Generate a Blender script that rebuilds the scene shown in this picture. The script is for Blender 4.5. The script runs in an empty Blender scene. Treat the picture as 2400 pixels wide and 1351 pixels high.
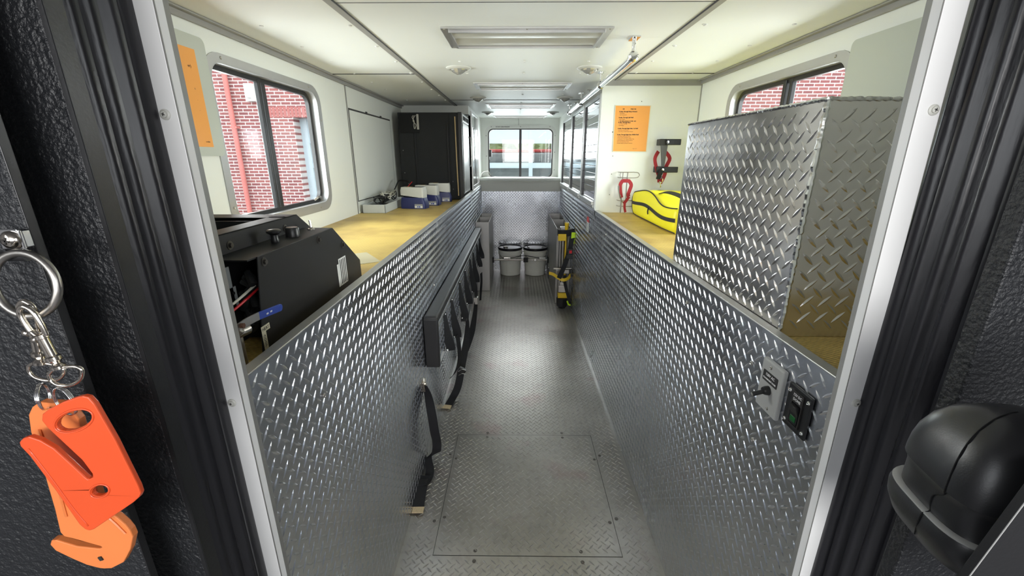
import bpy, bmesh, math, random
from mathutils import Vector, Matrix, noise
random.seed(4)
S = bpy.context.scene
C = S.collection

# ------------------------------------------------------------------ camera
F_PX = 980.0
PITCH = math.atan((675.5 - 366.0) / F_PX)
YAW = math.atan(11.0 / (F_PX / math.cos(PITCH)))
cam_d = bpy.data.cameras.new('camera')
cam = bpy.data.objects.new('camera', cam_d)
C.objects.link(cam)
cam.location = (0, 0, 1.5)
cam.rotation_euler = (math.pi / 2 - PITCH, 0, YAW)
cam_d.sensor_width = 36.0
cam_d.lens = F_PX / 2400.0 * 36.0
cam_d.clip_start = 0.02
cam_d.clip_end = 200
S.camera = cam

# ------------------------------------------------------------------ light
S.view_settings.view_transform = 'Standard'
S.view_settings.look = 'None'
S.view_settings.gamma = 1.0
S.view_settings.use_curve_mapping = False
S.view_settings.exposure = 0.74
w = bpy.data.worlds.new('overcast_sky')
S.world = w
w.use_nodes = True
wn, wl = w.node_tree.nodes, w.node_tree.links
wn.clear()
wo = wn.new('ShaderNodeOutputWorld')
wb = wn.new('ShaderNodeBackground')
wb.inputs['Strength'].default_value = 2.4
g = wn.new('ShaderNodeTexCoord')
sp = wn.new('ShaderNodeSeparateXYZ')
rp = wn.new('ShaderNodeValToRGB')
rp.color_ramp.elements[0].position = 0.42
rp.color_ramp.elements[0].color = (0.42, 0.42, 0.42, 1)
rp.color_ramp.elements[1].position = 0.56
rp.color_ramp.elements[1].color = (0.92, 0.96, 1.0, 1)
mr = wn.new('ShaderNodeMapRange')
mr.inputs['From Min'].default_value = -1
mr.inputs['From Max'].default_value = 1
wl.new(g.outputs['Generated'], sp.inputs[0])
wl.new(sp.outputs['Z'], mr.inputs['Value'])
wl.new(mr.outputs[0], rp.inputs[0])
wl.new(rp.outputs[0], wb.inputs['Color'])
wl.new(wb.outputs[0], wo.inputs['Surface'])


def area(name, loc, rot, sx, sy, power, col=(1, 1, 1)):
    l = bpy.data.lights.new(name, 'AREA')
    l.shape = 'RECTANGLE'
    l.size, l.size_y = sx, sy
    l.energy = power
    l.color = col
    o = bpy.data.objects.new(name, l)
    o.location = loc
    o.rotation_euler = rot
    C.objects.link(o)
    return o


R90 = math.pi / 2
# daylight through the cab windscreen behind the camera, and through the windows of the body
area('windscreen_daylight', (0.0, -2.1, 1.75), (math.radians(84), 0, 0), 1.9, .9, 40, (1.0, 0.985, 0.97))
area('side_window_daylight', (-1.70, 2.15, 1.60), (0, math.radians(-90), 0), 0.8, 1.0, 34, (0.99, 0.99, 1.0))
area('side_window_daylight', (1.80, 2.15, 1.60), (0, math.radians(90), 0), 0.8, 1.0, 34, (0.99, 0.99, 1.0))
area('rear_window_daylight', (0.05, 6.35, 1.75), (math.radians(-75), 0, 0), 0.9, 0.6, 13, (0.93, 0.97, 1.0))

# ------------------------------------------------------------------ materials


def nodes(name):
    m = bpy.data.materials.new(name)
    m.use_nodes = True
    nt = m.node_tree
    return m, nt.nodes, nt.links, nt.nodes['Principled BSDF']


def mat(name, col, rough=0.5, metal=0.0, var=0.0, vscale=6.0, bump=0.0, bscale=80.0, detail=3.0, spec=None,
        rvar=0.0, stretch=None, bdist=0.002, emit=None, coat=0.0):
    m, n, l, b = nodes(name)
    b.inputs['Base Color'].default_value = (*col, 1)
    b.inputs['Roughness'].default_value = rough
    b.inputs['Metallic'].default_value = metal
    if coat:
        b.inputs['Coat Weight'].default_value = coat
    if spec is not None:
        b.inputs['Specular IOR Level'].default_value = spec
    if emit:
        b.inputs['Emission Color'].default_value = (*emit[:3], 1)
        b.inputs['Emission Strength'].default_value = emit[3]
    tc = n.new('ShaderNodeTexCoord')
    mp = n.new('ShaderNodeMapping')
    if stretch:
        mp.inputs['Scale'].default_value = stretch
    l.new(tc.outputs['Object'], mp.inputs[0])
    if var or rvar:
        t = n.new('ShaderNodeTexNoise')
        t.inputs['Scale'].default_value = vscale
        t.inputs['Detail'].default_value = 5
        l.new(mp.outputs[0], t.inputs['Vector'])
        if var:
            mx = n.new('ShaderNodeMixRGB')
            mx.inputs[1].default_value = (*[c * (1 - var) for c in col], 1)
            mx.inputs[2].default_value = (*[min(1, c * (1 + var)) for c in col], 1)
            l.new(t.outputs['Fac'], mx.inputs[0])
            l.new(mx.outputs[0], b.inputs['Base Color'])
        if rvar:
            r = n.new('ShaderNodeMapRange')
            r.inputs['From Min'].default_value = 0.3
            r.inputs['From Max'].default_value = 0.7
            r.inputs['To Min'].default_value = max(0.03, rough - rvar)
            r.inputs['To Max'].default_value = rough + rvar
            l.new(t.outputs['Fac'], r.inputs['Value'])
            l.new(r.outputs[0], b.inputs['Roughness'])
    if bump:
        t2 = n.new('ShaderNodeTexNoise')
        t2.inputs['Scale'].default_value = bscale
        t2.inputs['Detail'].default_value = detail
        bp = n.new('ShaderNodeBump')
        bp.inputs['Strength'].default_value = bump
        bp.inputs['Distance'].default_value = bdist
        l.new(mp.outputs[0], t2.inputs['Vector'])
        l.new(t2.outputs['Fac'], bp.inputs['Height'])
        l.new(bp.outputs[0], b.inputs['Normal'])
    return m


M = {}
M['white'] = mat('white_panel_paint', (0.80, 0.82, 0.775), 0.42, var=0.03, vscale=2.5, bump=0.05, bscale=60)
M['ceil'] = mat('ceiling_panel_paint', (0.80, 0.82, 0.785), 0.46, var=0.03, vscale=2, bump=0.08, bscale=25)
M['jamb'] = mat('door_frame_white', (0.88, 0.88, 0.87), 0.35, var=0.03, vscale=9)
M['alu'] = mat('aluminium_trim', (0.58, 0.58, 0.57), 0.38, 0.85, var=0.08, vscale=18)
M['alupaint'] = mat('grey_angle_trim', (0.33, 0.325, 0.31), 0.5, 0.15, var=0.05, vscale=25)
M['tread'] = mat('tread_plate', (0.70, 0.72, 0.77), 0.24, 1.0, var=0.08, vscale=5, rvar=0.05)
M['treadbox'] = mat('tread_plate_box', (0.72, 0.70, 0.69), 0.21, 1.0, var=0.1, vscale=5, rvar=0.06)
M['sheet'] = mat('plain_sheet_metal', (0.40, 0.39, 0.375), 0.42, 0.9, var=0.15, vscale=9, rvar=0.08)
M['chrome'] = mat('chrome', (0.80, 0.80, 0.80), 0.10, 1.0)
M['nickel'] = mat('nickel', (0.72, 0.66, 0.58), 0.13, 1.0)
M['steel'] = mat('dull_steel', (0.42, 0.40, 0.37), 0.32, 1.0, var=0.1, vscale=40)
M['blackm'] = mat('black_painted_steel', (0.010, 0.010, 0.011), 0.5, var=0.3, vscale=12, bump=0.03, bscale=200, spec=.35)
M['blackp'] = mat('black_plastic', (0.014, 0.014, 0.015), 0.35, bump=0.08, bscale=300)
M['shell'] = mat('black_moulded_shell', (0.012, 0.012, 0.014), 0.36, spec=.9, bump=0.12, bscale=700, bdist=0.0006, rvar=0.06, vscale=30)
M['blackd'] = mat('matt_black_felt', (0.012, 0.013, 0.014), 0.75, var=0.4, vscale=8, bump=0.1, bscale=120)
M['rubber'] = mat('black_rubber', (0.018, 0.0175, 0.021), 0.30, spec=.65, var=0.35, vscale=14, stretch=(1, 1, .2), bump=0.15, bscale=160, rvar=0.06)
M['rhino'] = mat('black_textured_coating', (0.012, 0.013, 0.015), 0.34, bump=1.0, bscale=190, detail=5, bdist=0.0035)
M['vinyl'] = mat('black_vinyl_padding', (0.022, 0.021, 0.022), 0.48, bump=0.2, bscale=250)
M['web'] = mat('black_webbing', (0.010, 0.010, 0.012), 0.8, bump=0.5, bscale=900, bdist=0.0008)
M['redweb'] = mat('red_webbing', (0.35, 0.02, 0.03), 0.75, bump=0.3, bscale=600)
M['tan'] = mat('tan_strip', (0.55, 0.40, 0.20), 0.6)
M['fray'] = mat('frayed_tan_end', (0.60, 0.48, 0.30), 0.85, var=0.3, vscale=200)
M['orange'] = mat('orange_paper', (0.85, 0.36, 0.07), 0.6, coat=0.15)
M['ink'] = mat('black_ink', (0.018, 0.016, 0.015), 0.6)
M['whiteink'] = mat('white_lettering', (0.8, 0.8, 0.8), 0.5)
M['clear'] = mat('frosted_cover_sheet', (0.50, 0.53, 0.47), 0.35)
M['redorange'] = mat('red_orange_plastic', (0.66, 0.075, 0.016), 0.38, var=0.1, vscale=12, coat=0.2)
M['paleorange'] = mat('pale_orange_plastic', (0.68, 0.19, 0.05), 0.4, var=0.1, vscale=12, coat=0.2)
M['bag'] = mat('yellow_bag_fabric', (0.80, 0.72, 0.015), 0.5, var=0.06, vscale=12, bump=0.2, bscale=60)
M['bagtrim'] = mat('black_bag_piping', (0.012, 0.012, 0.014), 0.6)
M['bucket'] = mat('white_bucket_plastic', (0.78, 0.77, 0.71), 0.4, var=0.08, vscale=10)
M['lid'] = mat('black_lid_plastic', (0.012, 0.012, 0.016), 0.3)
M['navy'] = mat('navy_plastic', (0.018, 0.025, 0.12), 0.4)
M['battery'] = mat('off_white_plastic', (0.62, 0.62, 0.57), 0.4)
M['greyplate'] = mat('grey_enamel_plate', (0.38, 0.38, 0.37), 0.35)
M['darkplate'] = mat('dark_grey_plate', (0.10, 0.10, 0.105), 0.4)
M['yellow'] = mat('yellow_plastic', (0.75, 0.50, 0.02), 0.45)
M['lime'] = mat('lime_reflective', (0.55, 0.80, 0.02), 0.4)
M['red'] = mat('red_plastic', (0.65, 0.02, 0.03), 0.4)
M['redlabel'] = mat('red_label', (0.5, 0.05, 0.05), 0.5)
M['whitelabel'] = mat('white_label', (0.75, 0.75, 0.72), 0.5)
M['blue'] = mat('blue_vinyl_grip', (0.02, 0.06, 0.38), 0.4)
M['cream'] = mat('cream_label_tape', (0.70, 0.66, 0.50), 0.5)
M['green'] = mat('green_lens', (0.005, 0.10, 0.02), 0.3)
M['tube'] = mat('unlit_fluorescent_lens', (0.45, 0.44, 0.38), 0.35)
M['lens'] = mat('clear_dome_lens', (0.55, 0.55, 0.52), 0.12, 0.5)
M['tray'] = mat('white_tray_plastic', (0.60, 0.63, 0.62), 0.45)
M['rust'] = mat('rusty_bolt', (0.12, 0.05, 0.03), 0.7)
M['bolt'] = mat('black_bolt', (0.12, 0.11, 0.10), 0.3, 0.8)
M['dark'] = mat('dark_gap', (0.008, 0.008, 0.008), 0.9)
M['wirewhite'] = mat('white_wire', (0.65, 0.63, 0.55), 0.5)
M['seam'] = mat('seam_line', (0.05, 0.05, 0.05), 0.8)
M['rib'] = mat('drain_pipe_red', (0.55, 0.17, 0.15), 0.5)
M['doorwhite'] = mat('garage_door_white', (0.50, 0.58, 0.64), 0.4)
M['asphalt'] = mat('asphalt', (0.22, 0.22, 0.22), 0.9, var=0.2, vscale=30)
M['paneglass'] = mat('garage_pane', (0.16, 0.18, 0.19), 0.08, var=0.6, vscale=2.5)
M['slat'] = mat('polished_slat', (0.72, 0.73, 0.75), 0.09, 1.0)
M['shine'] = mat('polished_door_sheet', (0.50, 0.50, 0.52), 0.16, 1.0, bump=0.35, bscale=2.2, detail=1, stretch=(1, 5, .5), bdist=0.02)
M['paper'] = mat('yellowed_paper', (0.58, 0.52, 0.33), 0.7)


def mk_floor():
    m, n, l, b = nodes('worn_floor_tread_plate')
    b.inputs['Metallic'].default_value = 0.75
    tc = n.new('ShaderNodeTexCoord')
    a = n.new('ShaderNodeTexNoise'); a.inputs['Scale'].default_value = 1.6; a.inputs['Detail'].default_value = 6
    c = n.new('ShaderNodeTexNoise'); c.inputs['Scale'].default_value = 40; c.inputs['Detail'].default_value = 6
    l.new(tc.outputs['Object'], a.inputs['Vector']); l.new(tc.outputs['Object'], c.inputs['Vector'])
    r = n.new('ShaderNodeValToRGB')
    r.color_ramp.elements[0].position = 0.35; r.color_ramp.elements[0].color = (0.30, 0.285, 0.265, 1)
    r.color_ramp.elements[1].position = 0.65; r.color_ramp.elements[1].color = (0.45, 0.43, 0.40, 1)
    l.new(a.outputs['Fac'], r.inputs[0])
    mx = n.new('ShaderNodeMixRGB'); mx.blend_type = 'MULTIPLY'; mx.inputs[0].default_value = 0.8
    r2 = n.new('ShaderNodeValToRGB')
    r2.color_ramp.elements[0].position = 0.36; r2.color_ramp.elements[0].color = (0.86, 0.86, 0.85, 1)
    r2.color_ramp.elements[1].position = 0.5; r2.color_ramp.elements[1].color = (1, 1, 1, 1)
    l.new(c.outputs['Fac'], r2.inputs[0])
    l.new(r.outputs[0], mx.inputs[1]); l.new(r2.outputs[0], mx.inputs[2])
    # faint red paint scuffs
    d = n.new('ShaderNodeTexNoise'); d.inputs['Scale'].default_value = 3.3; d.inputs['Detail'].default_value = 8
    l.new(tc.outputs['Object'], d.inputs['Vector'])
    r3 = n.new('ShaderNodeValToRGB')
    r3.color_ramp.elements[0].position = 0.58; r3.color_ramp.elements[0].color = (0, 0, 0, 1)
    r3.color_ramp.elements[1].position = 0.70; r3.color_ramp.elements[1].color = (.5, .5, .5, 1)
    l.new(d.outputs['Fac'], r3.inputs[0])
    m2 = n.new('ShaderNodeMixRGB'); m2.inputs[2].default_value = (0.33, 0.22, 0.22, 1)
    l.new(r3.outputs[0], m2.inputs[0]); l.new(mx.outputs[0], m2.inputs[1])
    l.new(m2.outputs[0], b.inputs['Base Color'])
    rr = n.new('ShaderNodeMapRange'); rr.inputs['To Min'].default_value = 0.26; rr.inputs['To Max'].default_value = 0.40
    l.new(a.outputs['Fac'], rr.inputs['Value']); l.new(rr.outputs[0], b.inputs['Roughness'])
    return m


M['floor'] = mk_floor()
M['cabgrey'] = mat('grey_cab_trim', (0.20, 0.20, 0.21), 0.7)


def mk_mat_yellow():
    m, n, l, b = nodes('ribbed_yellow_shelf_liner')
    b.inputs['Roughness'].default_value = 0.42
    tc = n.new('ShaderNodeTexCoord')
    sx = n.new('ShaderNodeSeparateXYZ')
    l.new(tc.outputs['Object'], sx.inputs[0])
    hs = []
    for ax, fr in (('X', 420.0), ('Y', 420.0)):
        mu = n.new('ShaderNodeMath'); mu.operation = 'MULTIPLY'; mu.inputs[1].default_value = fr
        si = n.new('ShaderNodeMath'); si.operation = 'SINE'
        l.new(sx.outputs[ax], mu.inputs[0]); l.new(mu.outputs[0], si.inputs[0]); hs.append(si)
    ad = n.new('ShaderNodeMath'); ad.operation = 'MULTIPLY'
    l.new(hs[0].outputs[0], ad.inputs[0]); l.new(hs[1].outputs[0], ad.inputs[1])
    bp = n.new('ShaderNodeBump'); bp.inputs['Strength'].default_value = 0.5; bp.inputs['Distance'].default_value = 0.002
    l.new(ad.outputs[0], bp.inputs['Height']); l.new(bp.outputs[0], b.inputs['Normal'])
    t = n.new('ShaderNodeTexNoise'); t.inputs['Scale'].default_value = 5; t.inputs['Detail'].default_value = 7
    l.new(tc.outputs['Object'], t.inputs['Vector'])
    r = n.new('ShaderNodeValToRGB')
    r.color_ramp.elements[0].position = 0.3; r.color_ramp.elements[0].color = (0.48, 0.31, 0.09, 1)
    r.color_ramp.elements[1].position = 0.6; r.color_ramp.elements[1].color = (0.72, 0.52, 0.15, 1)
    l.new(t.outputs['Fac'], r.inputs[0])
    mx = n.new('ShaderNodeMixRGB'); mx.blend_type = 'MULTIPLY'; mx.inputs[0].default_value = 0.3
    mr_ = n.new('ShaderNodeMapRange'); mr_.inputs['From Min'].default_value = -1; mr_.inputs['To Min'].default_value = 0.4
    l.new(ad.outputs[0], mr_.inputs['Value'])
    l.new(r.outputs[0], mx.inputs[1]); l.new(mr_.outputs[0], mx.inputs[2])
    l.new(mx.outputs[0], b.inputs['Base Color'])
    return m


M['liner'] = mk_mat_yellow()


def mk_brick():
    m, n, l, b = nodes('red_brick_white_mortar')
    tc = n.new('ShaderNodeTexCoord')
    mp = n.new('ShaderNodeMapping'); mp.inputs['Rotation'].default_value = (-R90, 0, 0)
    l.new(tc.outputs['Object'], mp.inputs[0])
    bt = n.new('ShaderNodeTexBrick')
    bt.inputs['Scale'].default_value = 1.0
    bt.inputs['Brick Width'].default_value = 0.148
    bt.inputs['Row Height'].default_value = 0.0475
    bt.inputs['Mortar Size'].default_value = 0.0068
    bt.inputs['Mortar Smooth'].default_value = 0.15
    bt.inputs['Bias'].default_value = 0.0
    bt.inputs['Color1'].default_value = (0.41, 0.14, 0.13, 1)
    bt.inputs['Color2'].default_value = (0.29, 0.09, 0.095, 1)
    bt.inputs['Mortar'].default_value = (0.75, 0.66, 0.64, 1)
    l.new(mp.outputs[0], bt.inputs['Vector'])
    t = n.new('ShaderNodeTexNoise'); t.inputs['Scale'].default_value = 5
    l.new(tc.outputs['Object'], t.inputs['Vector'])
    mx = n.new('ShaderNodeMixRGB'); mx.blend_type = 'MULTIPLY'; mx.inputs[0].default_value = 0.35
    l.new(bt.outputs['Color'], mx.inputs[1]); l.new(t.outputs['Fac'], mx.inputs[2])
    l.new(mx.outputs[0], b.inputs['Base Color'])
    b.inputs['Roughness'].default_value = 0.85
    return m


M['brick'] = mk_brick()


def mk_glass(name, col=(0.95, 0.98, 0.97)):
    m, n, l, b = nodes(name)
    out = n['Material Output']
    tr = n.new('ShaderNodeBsdfTransparent'); tr.inputs['Color'].default_value = (*col, 1)
    gl = n.new('ShaderNodeBsdfGlossy'); gl.inputs['Roughness'].default_value = 0.02
    lw_ = n.new('ShaderNodeLayerWeight'); lw_.inputs['Blend'].default_value = 0.5
    pw = n.new('ShaderNodeMath'); pw.operation = 'POWER'; pw.inputs[1].default_value = 5.0
    l.new(lw_.outputs['Facing'], pw.inputs[0])
    fr = n.new('ShaderNodeMath'); fr.operation = 'MULTIPLY_ADD'; fr.inputs[1].default_value = 0.9; fr.inputs[2].default_value = 0.02
    l.new(pw.outputs[0], fr.inputs[0])
    mx = n.new('ShaderNodeMixShader')
    l.new(fr.outputs[0], mx.inputs[0]); l.new(tr.outputs[0], mx.inputs[1]); l.new(gl.outputs[0], mx.inputs[2])
    l.new(mx.outputs[0], out.inputs['Surface'])
    return m


M['glass'] = mk_glass('window_glass')

# ------------------------------------------------------------------ mesh helpers


def B():
    return bmesh.new()


def obj(name, bm, m, parent=None, smooth=False, bevel=0.0, seg=2, angle=40, recalc=True):
    if recalc:
        bmesh.ops.recalc_face_normals(bm, faces=bm.faces)
    me = bpy.data.meshes.new(name)
    bm.to_mesh(me)
    bm.free()
    ms = m if isinstance(m, (list, tuple)) else [m]
    for k in ms:
        me.materials.append(M[k] if isinstance(k, str) else k)
    o = bpy.data.objects.new(name, me)
    C.objects.link(o)
    if smooth:
        for p in me.polygons:
            p.use_smooth = True
        if smooth != 'all':
            try:
                me.set_sharp_from_angle(angle=math.radians(angle))
            except Exception:
                pass
    if bevel:
        b = o.modifiers.new('bevel', 'BEVEL')
        b.width = bevel
        b.segments = seg
        b.limit_method = 'ANGLE'
        b.angle_limit = math.radians(35)
    if parent:
        setp(o, parent)
    return o


def rootloc(o):
    l = Vector(o.location)
    while o.parent:
        o = o.parent
        l = Vector(o.location)
    return l


def setp(o, p):
    o.parent = p
    # meshes are written in world coordinates; the thing's Empty carries the offset
    top = p
    while top.parent:
        top = top.parent
    o.matrix_parent_inverse = Matrix.Translation(-Vector(top.location)) if p is top else Matrix.Identity(4)


def thing(name, label, cat, loc=(0, 0, 0), group=None):
    o = bpy.data.objects.new(name, None)
    o.empty_display_size = 0.05
    o.location = loc
    C.objects.link(o)
    o['label'] = label
    o['category'] = cat
    if group:
        o['group'] = group
    return o


def tag(o, label, cat, group=None, kind=None):
    o['label'] = label
    o['category'] = cat
    if group:
        o['group'] = group
    if kind:
        o['kind'] = kind
    return o


def struct(o):
    o['kind'] = 'structure'
    return o


def copy_tree(o, parent=None):
    c = o.copy()
    C.objects.link(c)
    if parent is not None:
        c.parent = parent
    for ch in list(o.children):
        copy_tree(ch, c)
    return c


def box(bm, x0, x1, y0, y1, z0, z1, mi=0, rot=None, piv=None):
    vs = [bm.verts.new((x, y, z)) for x in (x0, x1) for y in (y0, y1) for z in (z0, z1)]
    for f in ((0, 1, 3, 2), (4, 6, 7, 5), (0, 4, 5, 1), (2, 3, 7, 6), (0, 2, 6, 4), (1, 5, 7, 3)):
        bm.faces.new([vs[i] for i in f]).material_index = mi
    if rot is not None:
        bmesh.ops.transform(bm, matrix=Matrix.Translation(piv) @ rot @ Matrix.Translation(-Vector(piv)), verts=vs)
    return vs


def frame_of(d):
    d = Vector(d).normalized()
    u = d.orthogonal().normalized()
    return u, d.cross(u)


def cyl(bm, p0, p1, r0, r1=None, seg=16, mi=0):
    p0, p1 = Vector(p0), Vector(p1)
    r1 = r0 if r1 is None else r1
    u, v = frame_of(p1 - p0)
    a = [bm.verts.new(p0 + (u * math.cos(t) + v * math.sin(t)) * r0) for t in [2 * math.pi * i / seg for i in range(seg)]]
    b = [bm.verts.new(p1 + (u * math.cos(t) + v * math.sin(t)) * r1) for t in [2 * math.pi * i / seg for i in range(seg)]]
    for i in range(seg):
        j = (i + 1) % seg
        bm.faces.new((a[i], a[j], b[j], b[i])).material_index = mi
    bm.faces.new(a[::-1]).material_index = mi
    bm.faces.new(b).material_index = mi
    return a + b


def smoothpts(pts, n=6):
    P = [Vector(p) for p in pts]
    out = []
    for i in range(len(P) - 1):
        p0 = P[max(i - 1, 0)]; p1 = P[i]; p2 = P[i + 1]; p3 = P[min(i + 2, len(P) - 1)]
        for k in range(n):
            t = k / n
            out.append(0.5 * ((2 * p1) + (p2 - p0) * t + (2 * p0 - 5 * p1 + 4 * p2 - p3) * t * t + (3 * p1 - p0 - 3 * p2 + p3) * t ** 3))
    out.append(P[-1])
    return out


def tube(bm, pts, r, seg=8, closed=False, smooth=0, mi=0):
    if smooth:
        pts = smoothpts(pts, smooth)
    P = [Vector(p) for p in pts]
    n = len(P)
    rings = []
    pu = None
    for i in range(n):
        if closed:
            d = P[(i + 1) % n] - P[i - 1]
        else:
            d = P[min(i + 1, n - 1)] - P[max(i - 1, 0)]
        d.normalize()
        if pu is None:
            u = d.orthogonal().normalized()
        else:
            u = (pu - d * pu.dot(d)).normalized()
        pu = u
        v = d.cross(u)
        rr = r[i] if isinstance(r, (list, tuple)) else r
        rings.append([bm.verts.new(P[i] + (u * math.cos(t) + v * math.sin(t)) * rr) for t in [2 * math.pi * k / seg for k in range(seg)]])
    m = n if closed else n - 1
    for i in range(m):
        a, b = rings[i], rings[(i + 1) % n]
        for k in range(seg):
            j = (k + 1) % seg
            bm.faces.new((a[k], a[j], b[j], b[k])).material_index = mi
    if not closed:
        bm.faces.new(rings[0][::-1]).material_index = mi
        bm.faces.new(rings[-1]).material_index = mi


def ribbon(bm, pts, wdirs, width, th=0.002, smooth=5, mi=0):
    """flat strap along pts; wdirs: one vector, or one per point"""
    k = len(pts)
    if not isinstance(wdirs, list):
        wdirs = [Vector(wdirs)] * k
    if smooth:
        W = smoothpts([Vector(q) for q in wdirs], smooth)
        P = smoothpts(pts, smooth)
    else:
        W, P = [Vector(q) for q in wdirs], [Vector(p) for p in pts]
    n = len(P)
    rows = []
    for i in range(n):
        d = (P[min(i + 1, n - 1)] - P[max(i - 1, 0)]).normalized()
        s = W[i] - d * W[i].dot(d)
        s.normalize()
        nn = d.cross(s)
        ww = width[min(int(i / max(1, n - 1) * len(width)), len(width) - 1)] if isinstance(width, list) else width
        rows.append([bm.verts.new(P[i] + s * a * ww / 2 + nn * b * th / 2) for a, b in ((-1, -1), (1, -1), (1, 1), (-1, 1))])
    for i in range(n - 1):
        for q in range(4):
            r = (q + 1) % 4
            bm.faces.new((rows[i][q], rows[i][r], rows[i + 1][r], rows[i + 1][q])).material_index = mi
    bm.faces.new(rows[0][::-1]).material_index = mi
    bm.faces.new(rows[-1]).material_index = mi


def prism(bm, poly, fn, d0, d1, mi=0):
    """poly in 2D, fn(a, b, d) -> point"""
    a = [bm.verts.new(fn(p[0], p[1], d0)) for p in poly]
    b = [bm.verts.new(fn(p[0], p[1], d1)) for p in poly]
    n = len(poly)
    bm.faces.new(a[::-1]).material_index = mi
    bm.faces.new(b).material_index = mi
    for i in range(n):
        j = (i + 1) % n
        bm.faces.new((a[i], a[j], b[j], b[i])).material_index = mi


def rrect(x0, x1, y0, y1, r, n=6):
    pts = []
    for cx, cy, a0 in ((x1 - r, y1 - r, 0), (x0 + r, y1 - r, 90), (x0 + r, y0 + r, 180), (x1 - r, y0 + r, 270)):
        for k in range(n + 1):
            a = math.radians(a0 + 90 * k / n)
            pts.append((cx + r * math.cos(a), cy + r * math.sin(a)))
    return pts


def ring(bm, outer, inner, fn, d0, d1, mi=0):
    n = len(outer)
    V = [[bm.verts.new(fn(p[0], p[1], d)) for p in L] for L in (outer, inner) for d in (d0, d1)]
    o0, o1, i0, i1 = V
    for i in range(n):
        j = (i + 1) % n
        for q in ((o0[i], i0[i], i0[j], o0[j]), (o1[i], o1[j], i1[j], i1[i]), (i0[i], i1[i], i1[j], i0[j]), (o0[i], o0[j], o1[j], o1[i])):
            try:
                bm.faces.new(q).material_index = mi
            except ValueError:
                pass


def lathe(bm, prof, c, axis=(0, 0, 1), seg=32, mi=0, sx=1.0, sy=1.0):
    ax = Vector(axis).normalized()
    if abs(ax.z) > 0.999:
        u, v = Vector((1, 0, 0)), Vector((0, 1, 0))
    else:
        u, v = frame_of(ax)
    c = Vector(c)
    rings = []
    for r, h in prof:
        if r < 1e-6:
            rings.append([bm.verts.new(c + ax * h)])
        else:
            rings.append([bm.verts.new(c + ax * h + u * math.cos(t) * r * sx + v * math.sin(t) * r * sy) for t in [2 * math.pi * k / seg for k in range(seg)]])
    for a, b in zip(rings, rings[1:]):
        for k in range(seg):
            j = (k + 1) % seg
            if len(a) == 1 and len(b) == 1:
                continue
            if len(a) == 1:
                bm.faces.new((a[0], b[j], b[k])).material_index = mi
            elif len(b) == 1:
                bm.faces.new((a[k], a[j], b[0])).material_index = mi
            else:
                bm.faces.new((a[k], a[j], b[j], b[k])).material_index = mi


def sqlathe(bm, prof, c, axis, rot, n_=3.6, seg=72):
    prof = [(a * 1.05, b * 1.05) for a, b in prof]
    ax = Vector(axis).normalized()
    u = Vector((math.cos(rot), math.sin(rot), 0)); u = (u - ax * u.dot(ax)).normalized()
    v = ax.cross(u)
    c = Vector(c)
    rings = []
    for r, h in prof:
        if r < 1e-6:
            rings.append([bm.verts.new(c + ax * h)])
            continue
        ring_ = []
        for k in range(seg):
            t = 2 * math.pi * k / seg
            q = (abs(math.cos(t)) ** n_ + abs(math.sin(t)) ** n_) ** (-1 / n_)
            ring_.append(bm.verts.new(c + ax * h + (u * math.cos(t) + v * math.sin(t)) * r * q))
        rings.append(ring_)
    for a, b in zip(rings, rings[1:]):
        for k in range(seg):
            j = (k + 1) % seg
            if len(b) == 1:
                bm.faces.new((a[k], a[j], b[0]))
            else:
                bm.faces.new((a[k], a[j], b[j], b[k]))


def screwhead(bm, c, nrm, r=0.005, h=0.0025):
    n = Vector(nrm).normalized()
    lathe(bm, [(r, 0), (r * 0.95, h * 0.5), (r * 0.6, h), (r * .25, h * 0.75), (0, h * .7)], c, n, 12)


YZ = lambda x: (lambda a, b, d: (x + d, a, b))
XZ = lambda y: (lambda a, b, d: (a, y + d, b))
XY = lambda z: (lambda a, b, d: (a, b, z + d))


def text(body, size, origin, ux, uy, m, parent, name='lettering', align='LEFT', lift=0.0006, bold=0.0):
    cu = bpy.data.curves.new('lettering', 'FONT')
    cu.body = body
    cu.size = size
    cu.align_x = align
    cu.offset = bold
    cu.extrude = 0.0001
    cu.resolution_u = 2
    t = bpy.data.objects.new('lettering_curve', cu)
    C.objects.link(t)
    bpy.context.view_layer.update()
    me = bpy.data.meshes.new_from_object(t.evaluated_get(bpy.context.evaluated_depsgraph_get()))
    bpy.data.objects.remove(t)
    ux, uy = Vector(ux).normalized(), Vector(uy).normalized()
    uz = ux.cross(uy)
    mtx = Matrix((( ux.x, uy.x, uz.x, 0), (ux.y, uy.y, uz.y, 0), (ux.z, uy.z, uz.z, 0), (0, 0, 0, 1)))
    o_ = Vector(origin) + uz * lift
    me.transform(Matrix.Translation(o_) @ mtx)
    me.materials.clear()
    me.materials.append(M[m])
    o = bpy.data.objects.new(name, me)
    C.objects.link(o)
    if parent:
        setp(o, parent)
    return o


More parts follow.
